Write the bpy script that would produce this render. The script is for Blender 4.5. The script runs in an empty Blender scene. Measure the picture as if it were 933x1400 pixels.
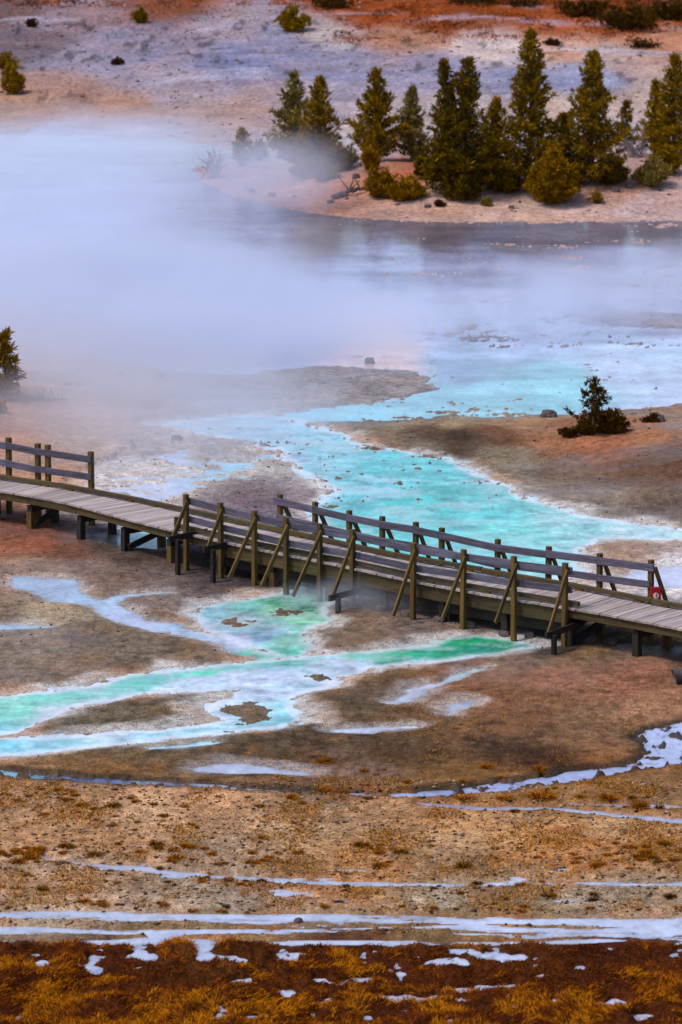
import bpy, math, random
import numpy as np
from mathutils import Vector, Matrix

# ------------------------------------------------------------------ camera, world, sun, exposure
SC = bpy.context.scene
COL = SC.collection
CAM_Z, PITCH, FPX, PW, PH = 21.0, math.radians(12.0), 6000.0, 933.0, 1400.0
cam_data = bpy.data.cameras.new('camera')
cam_data.sensor_fit = 'VERTICAL'
cam_data.sensor_height = 24.0
cam_data.sensor_width = 24.0
cam_data.lens = 24.0 * FPX / PH
cam_data.clip_start = 0.5
cam_data.clip_end = 8000
cam_data.dof.use_dof = True
cam_data.dof.focus_distance = 88.0
cam_data.dof.aperture_fstop = 1.5
cam = bpy.data.objects.new('camera', cam_data)
COL.objects.link(cam)
cam.location = (0, 0, CAM_Z)
cam.rotation_euler = (math.pi / 2 - PITCH, 0, 0)
SC.camera = cam

SUN_EL, SUN_AZ = math.radians(60), math.radians(250)      # azimuth clockwise from +Y
world = bpy.data.worlds.new('World')
SC.world = world
world.use_nodes = True
wn = world.node_tree
wn.nodes.clear()
w_out = wn.nodes.new('ShaderNodeOutputWorld')
w_bg = wn.nodes.new('ShaderNodeBackground')
w_sky = wn.nodes.new('ShaderNodeTexSky')
w_sky.sky_type = 'NISHITA'
w_sky.sun_disc = False
w_sky.sun_elevation = SUN_EL
w_sky.sun_rotation = SUN_AZ
w_sky.air_density = 1.0
w_sky.dust_density = 3.0
w_sky.ozone_density = 1.6
w_bg.inputs['Strength'].default_value = 0.11
wn.links.new(w_sky.outputs[0], w_bg.inputs[0])
wn.links.new(w_bg.outputs[0], w_out.inputs[0])

sun_data = bpy.data.lights.new('sun', 'SUN')
sun_data.energy = 1.5
sun_data.angle = math.radians(10)
sun_data.color = (1.0, 0.93, 0.84)
sun = bpy.data.objects.new('sun', sun_data)
COL.objects.link(sun)
sd = Vector((math.sin(SUN_AZ) * math.cos(SUN_EL), math.cos(SUN_AZ) * math.cos(SUN_EL), math.sin(SUN_EL)))
sun.rotation_euler = sd.to_track_quat('Z', 'Y').to_euler()

SC.view_settings.view_transform = 'Standard'
SC.view_settings.look = 'None'
SC.view_settings.exposure = 0.52
SC.view_settings.gamma = 1.0
SC.view_settings.use_curve_mapping = False
SC.render.engine = 'CYCLES'
SC.cycles.use_denoising = True
SC.cycles.max_bounces = 8
SC.cycles.volume_bounces = 4
SC.cycles.volume_step_rate = 2.0
SC.cycles.volume_max_steps = 160
SC.cycles.caustics_reflective = False
SC.cycles.caustics_refractive = False

RNG = np.random.default_rng(7)
random.seed(7)

# ------------------------------------------------------------------ projection helpers (photograph pixel -> place on the ground)
CP, SP = math.cos(PITCH), math.sin(PITCH)

def ray(px, py):
    a, b = (px - PW / 2) / FPX, (py - PH / 2) / FPX
    return np.array((a, CP - b * SP, -SP - b * CP))

def on_plane(px, py, z=0.0):
    d = ray(px, py)
    t = (z - CAM_Z) / d[2]
    return np.array((d[0] * t, d[1] * t, z))

def project(x, y, z):
    dz = z - CAM_Z
    depth = y * CP - dz * SP
    up = y * SP + dz * CP
    return PW / 2 + FPX * x / depth, PH / 2 - FPX * up / depth

def poly_world(pts):
    return np.array([on_plane(px, py)[:2] for px, py in pts])

# ------------------------------------------------------------------ numpy noise
def _hash(ix, iy, seed):
    n = (ix * 374761393 + iy * 668265263 + seed * 1274126177) & 0xFFFFFFFF
    n = ((n ^ (n >> 13)) * 1103515245) & 0xFFFFFFFF
    n = (n ^ (n >> 16)) & 0xFFFFFFFF
    return n.astype(np.float64) / 4294967295.0

def vnoise(x, y, seed=0):
    ix, iy = np.floor(x).astype(np.int64), np.floor(y).astype(np.int64)
    fx, fy = x - ix, y - iy
    fx, fy = fx * fx * (3 - 2 * fx), fy * fy * (3 - 2 * fy)
    a, b = _hash(ix, iy, seed), _hash(ix + 1, iy, seed)
    c, d = _hash(ix, iy + 1, seed), _hash(ix + 1, iy + 1, seed)
    return (a + (b - a) * fx) * (1 - fy) + (c + (d - c) * fx) * fy

def fbm(x, y, seed=0, octv=4, gain=0.5):
    s, amp, tot = 0.0, 1.0, 0.0
    for o in range(octv):
        s = s + amp * (vnoise(x, y, seed + o * 17) - 0.5)
        tot += amp
        amp *= gain
        x, y = x * 2.03 + 11.3, y * 2.03 + 5.7
    return 2 * s / tot            # about -1 .. 1

def sstep(a, b, x):
    t = np.clip((x - a) / (b - a), 0, 1)
    return t * t * (3 - 2 * t)

def sdf(poly, X, Y):
    """signed distance to a polygon, negative inside"""
    d2 = np.full(X.shape, 1e18)
    inside = np.zeros(X.shape, bool)
    n = len(poly)
    for i in range(n):
        ax, ay = poly[i]
        bx, by = poly[(i + 1) % n]
        ex, ey = bx - ax, by - ay
        wx, wy = X - ax, Y - ay
        t = np.clip((wx * ex + wy * ey) / (ex * ex + ey * ey + 1e-12), 0, 1)
        dx, dy = wx - ex * t, wy - ey * t
        d2 = np.minimum(d2, dx * dx + dy * dy)
        c = ((ay <= Y) & (by > Y)) | ((by <= Y) & (ay > Y))
        with np.errstate(divide='ignore', invalid='ignore'):
            xi = ax + (Y - ay) / (by - ay) * ex if by != ay else np.full(X.shape, 1e18)
        inside ^= c & (X < xi)
    d = np.sqrt(d2)
    return np.where(inside, -d, d)

def sdf_boxed(poly, X, Y, margin, far=99.0):
    """sdf only near the polygon, `far` elsewhere"""
    out = np.full(X.shape, far)
    lo, hi = poly.min(0) - margin, poly.max(0) + margin
    m = (X > lo[0]) & (X < hi[0]) & (Y > lo[1]) & (Y < hi[1])
    if m.any():
        out[m] = sdf(poly, X[m], Y[m])
    return out

def ribbon(pts, widths):
    """a channel given by its middle line (pixels) and its width (metres) as a polygon on the ground"""
    c = poly_world(pts)
    L, R = [], []
    for i in range(len(c)):
        t = c[min(i + 1, len(c) - 1)] - c[max(i - 1, 0)]
        t = t / (np.linalg.norm(t) + 1e-9)
        n = np.array((-t[1], t[0]))
        w = widths[i] if isinstance(widths, (list, tuple)) else widths
        L.append(c[i] + n * w / 2)
        R.append(c[i] - n * w / 2)
    return np.array(L + R[::-1])

# ------------------------------------------------------------------ the lie of the land
ISLAND = poly_world([(262, 232), (300, 262), (360, 280), (420, 291), (500, 299), (620, 304), (760, 303), (933, 300), (1150, 301),
                     (1150, 215), (933, 222), (760, 226), (600, 226), (480, 226), (380, 226), (300, 224)])
MOUND = poly_world([(372, 581), (440, 577), (560, 573), (660, 570), (740, 568), (800, 565), (870, 558), (940, 551), (1200, 540),
                    (1200, 745), (940, 728), (872, 715), (800, 705), (748, 689), (712, 669), (652, 649), (632, 626), (560, 619),
                    (499, 611), (455, 597), (410, 588)])
LEFTBANK = poly_world([(-300, 440), (0, 470), (110, 485), (210, 512), (330, 535), (240, 572), (190, 600), (100, 640), (0, 700), (-300, 760)])

# water bodies: (polygon, bank width in metres, depth, kind)
WATER = [
    # back pool, wide open to the left
    (poly_world([(-260, 182), (0, 184), (150, 187), (260, 194), (350, 208), (400, 217), (330, 222), (285, 226), (262, 232), (300, 262), (360, 280), (420, 291), (500, 299), (620, 304),
                 (760, 303), (933, 300), (1150, 301), (1200, 545), (940, 551), (870, 558), (800, 565), (740, 568), (660, 570), (560, 573),
                 (440, 577), (372, 581), (300, 598), (209, 580), (293, 573), (376, 567), (470, 555), (560, 545), (600, 532), (560, 505), (430, 500),
                 (330, 512), (210, 505), (110, 480), (0, 465), (-260, 440)]), 0.9, 0.10, 'pool'),
    # turquoise stream behind and under the boardwalk
    (poly_world([(209, 580), (293, 573), (376, 568), (440, 585), (499, 609), (560, 619), (628, 626), (650, 648), (712, 669), (748, 688),
                 (800, 704), (872, 714), (1000, 734), (1000, 742), (880, 737), (830, 738), (800, 748), (790, 790), (700, 800), (620, 790), (500, 770),
                 (430, 735), (420, 690), (448, 665), (400, 640), (372, 615), (300, 598), (250, 590)]), 0.5, 0.09, 'hot'),
    (poly_world([(430, 735), (520, 770), (600, 790), (560, 812), (470, 822), (455, 832), (450, 848), (424, 869), (432, 884), (420, 900),
                 (372, 899), (320, 878), (279, 864), (256, 838), (268, 829), (310, 820), (375, 812), (410, 800)]), 0.45, 0.08, 'hot'),
    (poly_world([(760, 884), (733, 880), (690, 872), (650, 868), (594, 877), (513, 889), (433, 894), (370, 899), (300, 909), (225, 915),
                 (161, 928), (75, 942), (-60, 960), (-60, 1012), (54, 999), (96, 972), (177, 953), (241, 947), (321, 944), (289, 961),
                 (279, 972), (289, 986), (214, 997), (96, 1004), (-60, 1010), (-60, 1042), (107, 1024), (214, 1013), (289, 1005), (375, 996), (420, 989),
                 (407, 970), (397, 952), (466, 936), (484, 924), (520, 913), (567, 910), (637, 903), (701, 894)]), 0.4, 0.08, 'hot'),
    # small white stream on the left
    (ribbon([(18, 792), (60, 797), (98, 818), (122, 822), (165, 842), (235, 861), (300, 876), (345, 893), (372, 899)],
            [.5, 1.5, 1.0, .6, .6, .6, .6, .6, .6]), 0.35, 0.06, 'pale'),
    (ribbon([(165, 842), (155, 822), (175, 815), (240, 811)], [.7, .5, .3, .12]), 0.25, 0.05, 'pale'),
    (ribbon([(-20, 858), (30, 856), (80, 857)], [.5, .5, .1]), 0.25, 0.05, 'pale'),
    # pale film of water left of the stream
    (ribbon([(190, 700), (210, 742), (200, 750)], [1.2, 1.6, .8]), 0.3, 0.05, 'pale'),
    (ribbon([(870, 800), (900, 790), (960, 788)], [1.0, 2.0, 2.2]), 0.5, 0.05, 'pale'),
    # runnels on the brown flat
    (ribbon([(672, 913), (640, 922), (612, 934), (590, 940), (560, 956), (530, 964)], [.1, .3, .2, .4, .5, .15]), 0.25, 0.05, 'pale'),
    (ribbon([(650, 957), (625, 966), (600, 978)], [.1, .45, .1]), 0.25, 0.05, 'pale'),
    (ribbon([(440, 1001), (500, 1000), (575, 994)], [.1, .55, .2]), 0.25, 0.05, 'pale'),
    (ribbon([(205, 1024), (250, 1019), (310, 1014)], [.15, .35, .2]), 0.25, 0.05, 'pale'),
    (ribbon([(265, 1053), (310, 1050), (350, 1053), (385, 1056), (440, 1060)], [.2, .75, .6, .3, .1]), 0.3, 0.05, 'pale'),
    # winding ditch across the foreground flat
    (ribbon([(-80, 1056), (0, 1058), (80, 1064), (161, 1069), (268, 1074), (350, 1079), (440, 1084), (500, 1087), (560, 1089)],
            [.45, .42, .38, .38, .3, .16, .14, .16, .3]), 0.16, 0.06, 'ditch'),
    (poly_world([(520, 1087), (647, 1077), (733, 1061), (808, 1053), (862, 1045), (884, 1035), (878, 1022), (867, 1007), (883, 997), (960, 985),
                 (1050, 975), (1050, 1030), (940, 1043), (862, 1056), (781, 1070), (701, 1081), (620, 1091), (545, 1092)]), 0.2, 0.06, 'ditch'),
    (ribbon([(566, 1100), (610, 1103), (660, 1106), (754, 1106), (819, 1113), (960, 1126)], [.1, .28, .3, .2, .26, .3]), 0.16, 0.05, 'clear'),
    (ribbon([(775, 1100), (850, 1103), (960, 1106)], [.1, .25, .25]), 0.16, 0.05, 'clear'),
    (ribbon([(55, 1172), (100, 1179), (135, 1183), (210, 1192), (270, 1198), (350, 1203), (466, 1208), (666, 1209), (800, 1209), (980, 1209)],
            [.1, .2, .22, .22, .2, .24, .22, .22, .22, .24]), 0.2, 0.05, 'clear'),
    (ribbon([(440, 1190), (480, 1190), (520, 1192)], [.05, .2, .05]), 0.15, 0.05, 'clear'),
    # broad braided band
    (poly_world([(-60, 1245), (0, 1246), (130, 1247), (300, 1248), (466, 1251), (700, 1252), (980, 1254), (980, 1283), (880, 1279), (780, 1276),
                 (690, 1274), (600, 1270), (466, 1270), (300, 1264), (200, 1262), (100, 1257), (-60, 1254)]), 0.22, 0.05, 'clear'),
    (poly_world([(-60, 1268), (60, 1268), (200, 1271), (300, 1270), (420, 1271), (500, 1273), (466, 1276), (300, 1277), (255, 1279), (250, 1284),
                 (320, 1286), (466, 1287), (640, 1288), (780, 1284), (900, 1284), (980, 1284), (980, 1294), (860, 1288), (760, 1292), (640, 1293),
                 (466, 1292), (330, 1292), (233, 1294), (150, 1292), (-60, 1291), (-60, 1285), (90, 1285), (195, 1283), (190, 1278), (90, 1277), (-60, 1277)]), 0.2, 0.05, 'clear'),
    (ribbon([(620, 1277), (720, 1279), (800, 1279), (960, 1289)], [.1, .25, .3, .4]), 0.2, 0.05, 'clear'),
]
FILM = poly_world([(125, 655), (190, 625), (240, 598), (310, 598), (380, 612), (445, 650), (440, 668), (330, 662), (270, 676), (240, 702), (170, 694), (130, 676)])
# bars, islets: (polygon, bank width)
BARS = [
    (poly_world([(45, 998), (96, 976), (165, 966), (240, 955), (284, 967), (284, 984), (190, 996), (96, 1000)]), 0.35),
    (poly_world([(314, 968), (345, 960), (366, 970), (360, 986), (330, 991), (316, 984)]), 0.3),
    (poly_world([(418, 925), (440, 922), (458, 928), (440, 932)]), 0.25),
    (poly_world([(305, 848), (328, 842), (340, 848), (330, 854), (312, 854)]), 0.6),
    (poly_world([(370, 836), (388, 833), (394, 837), (383, 840)]), 0.6),
    (poly_world([(400, 1266), (560, 1262), (620, 1265), (560, 1268), (430, 1269)]), 0.2),
    (poly_world([(640, 1262), (760, 1263), (880, 1268), (800, 1270), (700, 1267)]), 0.2),
    (poly_world([(330, 520), (430, 508), (540, 512), (570, 526), (470, 542), (340, 545)]), 1.4),
    (poly_world([(770, 428), (850, 424), (960, 428), (960, 452), (840, 448)]), 1.6),
    (poly_world([(280, 672), (330, 664), (400, 668), (425, 690), (420, 720), (330, 715), (290, 700)]), 0.8),
]
MARSH_PUDDLES = [(588, 1312, 640, 1325), (466, 1338, 515, 1350), (500, 1362, 610, 1374), (606, 1350, 655, 1360), (656, 1345, 720, 1354),
                 (810, 1370, 850, 1378), (30, 1312, 70, 1323), (180, 1300, 205, 1310), (300, 1308, 330, 1322), (312, 1336, 335, 1344),
                 (420, 1340, 470, 1348), (440, 1365, 466, 1374), (285, 1390, 320, 1398), (345, 1388, 370, 1396), (415, 1388, 445, 1396),
                 (690, 1306, 720, 1312), (205, 1384, 225, 1392), (5, 1360, 25, 1366), (860, 1388, 900, 1398), (120, 1308, 150, 1318),
                 (400, 1305, 430, 1312), (735, 1330, 760, 1336), (540, 1378, 580, 1386)]

def base_height(X, Y):
    """the smooth lie of the land, without water courses and fine relief"""
    X, Y = np.asarray(X, float), np.asarray(Y, float)
    z = np.full(X.shape, 0.06)
    # hillside behind, bending towards the viewer on the left
    e = Y - 172 + 6 * np.sin(X * 0.09 + 1.0) - 0.12 * X
    z = z + 0.07 * np.maximum(e, 0) * sstep(0, 14, e) * (1 - 0.75 * sstep(60, 200, e))
    z = z + np.where(e > 0, fbm(X / 9, Y / 9, 3, 4) * 0.35 * sstep(0, 20, e), 0)
    d = sdf_boxed(ISLAND, X, Y, 1.0, 9.0)
    z = z + 0.75 * sstep(0.0, 6.0, -d) + np.where(d < 0, fbm(X / 2.2, Y / 2.2, 31, 3) * 0.12 * sstep(0, 3, -d), 0)
    d = sdf_boxed(MOUND, X, Y, 1.0, 9.0)
    z = z + 0.55 * sstep(0.2, 7.0, -d)
    d = sdf_boxed(LEFTBANK, X, Y, 1.0, 9.0)
    z = z + 0.5 * sstep(0.0, 9.0, -d)
    # the overlook the viewer stands on
    z = z + 17.0 * sstep(45, 0, Y)
    return z

def marsh_amount(X, Y):
    return sstep(66.25, 65.75, Y + fbm(X / 1.2, Y / 1.2, 51, 3) * 0.3)

def surface(X, Y):
    """height and the masks the colours need"""
    X, Y = np.asarray(X, float), np.asarray(Y, float)
    z = base_height(X, Y)
    near = sstep(260, 150, Y)
    fine = fbm(X / 0.5, Y / 0.5, 61, 4) * 0.016 + fbm(X / 2.6, Y / 2.6, 71, 3) * 0.02
    gravel = sstep(78, 75, Y)
    fine = fine + gravel * fbm(X / 0.16, Y / 0.22, 81, 3) * 0.016
    rough_hill = sstep(172, 185, Y) * 0.10 * fbm(X / 1.2, Y / 1.2, 91, 3)
    z = z + near * fine + rough_hill
    wx = X + fbm(X / 1.1, Y / 0.8, 101, 4) * 0.30 + fbm(X / 0.3, Y / 0.25, 103, 3) * 0.09
    wy = Y + (fbm(X / 1.4, Y / 0.8, 131, 4) * 0.30 + fbm(X / 0.35, Y / 0.25, 133, 3) * 0.10) * (0.4 + 0.6 * sstep(78, 92, Y)) * (1 - 0.45 * sstep(84, 88, Y) * sstep(100, 96, Y))
    dmin = {'pool': np.full(X.shape, 9.0), 'hot': np.full(X.shape, 9.0), 'pale': np.full(X.shape, 9.0), 'ditch': np.full(X.shape, 9.0), 'clear': np.full(X.shape, 9.0)}
    f = np.ones(X.shape)          # 1 dry, -1 deep water
    dep = np.full(X.shape, 0.06)
    for poly, w, depth, kind in WATER:
        d = sdf_boxed(poly, wx, wy, 3.0, 9.0)
        dmin[kind] = np.minimum(dmin[kind], d)
        g = np.clip(d / w, -1, 1)
        dep = np.where(g < f, depth, dep)
        f = np.minimum(f, g)
    for poly, w in BARS:
        d = sdf_boxed(poly, wx, wy, 3.0, 9.0)
        f = np.maximum(f, np.clip(-d / w, -1, 1) * 0.8)
    hot = sstep(1.5, -0.5, dmin['hot'])
    df = sdf_boxed(FILM, wx, wy, 3.0, 9.0)
    film = np.clip(fbm(X / 1.5, Y / 0.9, 173, 5, 0.65) * 3.2 - 0.15 - 1.6 * sstep(-0.9, 0.3, df), -1, 1) * sstep(0.6, -0.2, df)
    ff = np.where(df < 0.6, -film, 1.0)
    dep = np.where(ff < f, 0.03, dep)
    f = np.minimum(f, np.where(ff < 0.99, ff, 1.0))
    dmin['pale'] = np.where(ff < 0.0, np.minimum(dmin['pale'], ff * 0.3), dmin['pale'])
    pool = sstep(0.5, -1.0, dmin['pool']) * (1 - hot)
    wet = np.minimum(1, (1 - f) / 2)
    flat = sstep(1.0, 0.2, f)
    water_part = f * np.where(f > 0, 0.06, dep)
    zw = water_part + np.where(f < 0, fbm(X / 0.42, Y / 0.3, 151, 5, 0.82) * (0.04 + 0.17 * hot * (0.35 + 0.65 * sstep(97, 101, Y)) + 0.12 * pool * sstep(-6, 3, X)) + pool * fbm(X / 3.2, Y / 1.1, 153, 5, 0.6) * 0.15 * sstep(-4, 4, X), fbm(X / 0.42, Y / 0.3, 151, 5, 0.8) * (0.012 + 0.045 * hot * sstep(97, 101, Y)))
    zw = zw + np.where((f < 0) & (Y < 69.5), fbm(X / 2.2, Y / 0.28, 179, 4, 0.6) * 0.085, 0)
    ditch = sstep(0.3, -0.1, dmin['ditch'])
    zw = zw + ditch * np.maximum(0, fbm(X / 0.16, Y / 0.2, 171, 3)) * 0.2
    z = z * (1 - flat) + zw * flat
    band = sstep(68.0, 68.6, Y) * sstep(71.6, 70.6, Y)
    pud = sstep(0.22, 0.5, fbm(X / 0.9, Y / 0.45, 177, 4) - 0.1 + 0.12 * vnoise(X / 3, Y / 3, 178)) * band
    z = z - pud * 0.09
    dmin['clear'] = np.where(pud > 0.15, np.minimum(dmin['clear'], 0.1), dmin['clear'])
    # marsh hummocks and puddles
    m = marsh_amount(X, Y) * sstep(40, 50, Y)
    hum = fbm(X / 0.42, Y / 0.6, 181, 4)
    pwx, pwy = fbm(X / 0.3, Y / 0.4, 183, 3) * 0.22, fbm(X / 0.3, Y / 0.4, 187, 3) * 0.3
    zm = 0.09 + hum * 0.15 - 0.05 * sstep(64.3, 65.3, Y) + 0.07 * fbm(X / 0.2, Y / 0.3, 189, 3) + fbm(X / 0.13, Y / 0.13, 191, 2) * 0.02
    for (x0, y0, x1, y1) in MARSH_PUDDLES:
        c = on_plane((x0 + x1) / 2, (y0 + y1) / 2)
        rx = abs(on_plane(x1, y1)[0] - on_plane(x0, y1)[0]) / 2
        ry = abs(on_plane(x0, y0)[1] - on_plane(x0, y1)[1]) / 2
        q = ((X + pwx - c[0]) / (rx * 1.0)) ** 2 + ((Y + pwy - c[1]) / (ry * 1.0)) ** 2
        zm = zm - 0.19 * np.exp(-q * q * 0.9)
    z = z * (1 - m) + zm * m
    return z, f, dmin, m, hum

def height(x, y):
    return surface(np.atleast_1d(np.float64(x)), np.atleast_1d(np.float64(y)))[0]

def at(px, py, lift=0.0):
    """the point of the ground seen at a pixel"""
    z = 0.0
    for _ in range(40):
        p = on_plane(px, py, z)
        z1 = 0.5 * z + 0.5 * float(base_height(np.array([p[0]]), np.array([p[1]]))[0])
        if abs(z1 - z) < 2e-3:
            break
        z = z1
    p = on_plane(px, py, z)
    p[2] = float(height(p[0], p[1])[0]) + lift
    return Vector(p)

def metres(px_len, p):
    """length of a pixel span at a place"""
    return px_len * math.hypot(p[1], CAM_Z - p[2]) / FPX

# ------------------------------------------------------------------ colours
def lin(c):
    c = np.asarray(c, float) / 255.0
    return np.where(c <= 0.04045, c / 12.92, ((c + 0.055) / 1.055) ** 2.4)

GROUND_PTS = [
    # hillside
    (0, 10, 120, 92, 90), (100, 20, 150, 124, 128), (250, 3, 140, 82, 55), (330, 30, 168, 152, 162), (200, 60, 150, 140, 158), (60, 60, 122, 106, 114),
    (400, 60, 148, 143, 168), (330, 85, 138, 136, 166), (450, 45, 188, 172, 170), (120, 80, 160, 150, 168), (250, 120, 170, 152, 160), (100, 125, 172, 135, 122),
    (50, 150, 176, 132, 106), (170, 155, 176, 134, 110), (20, 172, 176, 142, 124), (300, 150, 180, 150, 142), (450, 140, 175, 158, 166),
    (520, 20, 160, 76, 30), (480, 5, 150, 72, 30), (600, 25, 155, 76, 34), (700, 15, 150, 74, 32), (560, 50, 180, 130, 105), (640, 62, 208, 186, 180),
    (680, 65, 218, 196, 190), (760, 36, 178, 96, 56), (780, 65, 212, 164, 140), (860, 30, 150, 76, 38), (900, 60, 196, 138, 108), (850, 80, 192, 165, 158),
    (600, 95, 150, 144, 168), (700, 110, 140, 138, 164), (480, 90, 145, 140, 164), (800, 110, 150, 150, 180), (900, 120, 192, 170, 163), (650, 150, 182, 165, 163),
    (550, 170, 192, 175, 173), (780, 140, 196, 174, 162), (640, 8, 140, 70, 32), (850, 10, 130, 66, 34),
    (50, 192, 190, 194, 214), (200, 187, 190, 180, 190), (450, 205, 196, 184, 188), (700, 205, 192, 180, 180), (900, 190, 192, 176, 175),
    # island
    (330, 255, 192, 150, 146), (400, 270, 196, 150, 138), (470, 262, 186, 128, 104), (520, 285, 192, 148, 130), (600, 285, 198, 160, 143), (700, 285, 202, 165, 148),
    (800, 285, 204, 166, 152), (850, 260, 192, 142, 118), (900, 280, 204, 170, 162), (560, 240, 176, 106, 76), (850, 225, 184, 150, 142),
    # flats in the pool
    (500, 526, 150, 140, 152), (400, 535, 158, 138, 146), (850, 435, 150, 145, 160), (600, 525, 140, 130, 140),  # mud tints lightened: steam haze painted into the colour
    # left bank
    (30, 500, 192, 144, 130), (100, 480, 188, 145, 142), (100, 530, 174, 130, 118), (50, 570, 172, 118, 98), (20, 600, 178, 112, 82), (150, 560, 182, 134, 116),
    (200, 540, 166, 128, 122), (300, 530, 150, 124, 128), (120, 600, 178, 140, 124), (200, 610, 176, 150, 152), (300, 610, 166, 150, 158), (60, 640, 186, 126, 98),
    (180, 650, 188, 180, 198), (250, 660, 196, 194, 212), (330, 640, 174, 168, 182), (340, 688, 118, 98, 118), (160, 690, 184, 168, 172), (280, 700, 124, 104, 122),
    (60, 545, 150, 92, 76),  # darker patch: shadow beside the lone pine painted into the ground
    # mound with the small pine
    (560, 580, 130, 108, 92), (640, 575, 152, 124, 96), (720, 573, 168, 124, 90), (650, 599, 66, 48, 38), (700, 597, 104, 64, 44), (610, 598, 84, 64, 54), (760, 602, 150, 92, 62),
    (820, 605, 164, 90, 58), (900, 590, 168, 98, 62), (930, 566, 150, 114, 98), (590, 612, 112, 95, 88), (700, 625, 136, 114, 98), (780, 640, 118, 86, 68),
    (880, 640, 113, 76, 58), (720, 660, 125, 108, 105), (820, 680, 126, 109, 106), (910, 690, 114, 92, 86), (933, 640, 108, 66, 50), (680, 645, 128, 112, 104),
    (860, 752, 168, 124, 106), (920, 785, 202, 195, 220), (850, 805, 190, 178, 196), (820, 775, 180, 160, 165),
    # below the boardwalk
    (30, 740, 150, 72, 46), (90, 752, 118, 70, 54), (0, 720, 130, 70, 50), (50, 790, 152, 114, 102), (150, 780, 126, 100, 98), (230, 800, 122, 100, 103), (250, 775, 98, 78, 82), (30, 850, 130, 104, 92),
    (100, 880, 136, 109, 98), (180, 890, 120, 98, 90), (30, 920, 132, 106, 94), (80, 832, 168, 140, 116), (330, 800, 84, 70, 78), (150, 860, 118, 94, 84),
    (500, 850, 130, 100, 92), (470, 872, 122, 94, 78), (560, 840, 124, 104, 103), (600, 862, 132, 104, 96), (620, 830, 60, 50, 50), (750, 868, 56, 44, 36), (150, 742, 74, 56, 54), (200, 755, 78, 62, 62), (280, 774, 66, 54, 58), (360, 793, 58, 48, 50), (450, 808, 58, 48, 46), (540, 822, 58, 48, 46), (850, 880, 66, 50, 40), (930, 892, 76, 56, 46),  # dark points along the deck line: under-deck shade painted into the ground
    (600, 930, 125, 78, 56), (700, 910, 132, 94, 78), (750, 930, 152, 92, 70), (850, 920, 148, 87, 64), (900, 960, 152, 98, 70), (820, 897, 134, 90, 54),
    (450, 970, 96, 74, 58), (520, 940, 106, 78, 62), (650, 960, 142, 82, 48), (700, 980, 126, 78, 50), (600, 1000, 110, 73, 46), (800, 1000, 132, 88, 60),
    (700, 1030, 86, 58, 44), (550, 1022, 90, 63, 47), (450, 1030, 96, 69, 52), (480, 1062, 122, 100, 94), (350, 1030, 96, 74, 57), (150, 1045, 112, 84, 62),
    (250, 970, 96, 84, 73), (130, 985, 106, 90, 78), (900, 1080, 132, 98, 70), (750, 1092, 142, 104, 70), (850, 1030, 128, 88, 62), (660, 1068, 116, 86, 58),
    # gravel flat
    (100, 1080, 158, 122, 98), (300, 1090, 168, 132, 108), (500, 1102, 170, 132, 104), (200, 1120, 186, 152, 128), (400, 1130, 184, 149, 122), (700, 1130, 176, 138, 106),
    (850, 1140, 172, 132, 100), (100, 1152, 168, 130, 102), (500, 1167, 170, 124, 88), (800, 1172, 168, 118, 78), (100, 1190, 172, 146, 130), (300, 1190, 156, 132, 118),
    (600, 1195, 152, 124, 102), (50, 1222, 168, 146, 130), (300, 1227, 162, 146, 140), (600, 1230, 162, 146, 134), (850, 1230, 158, 140, 128), (300, 1266, 132, 110, 86),
    (600, 1266, 126, 104, 76), (300, 1293, 142, 115, 90), (700, 1296, 136, 104, 70), (500, 1312, 64, 27, 12), (100, 1320, 66, 28, 10), (850, 1320, 80, 36, 12),
    (200, 1350, 84, 40, 8), (600, 1350, 62, 26, 8), (850, 1360, 70, 30, 8), (300, 1390, 90, 46, 10), (700, 1390, 84, 40, 8),
]
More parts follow.
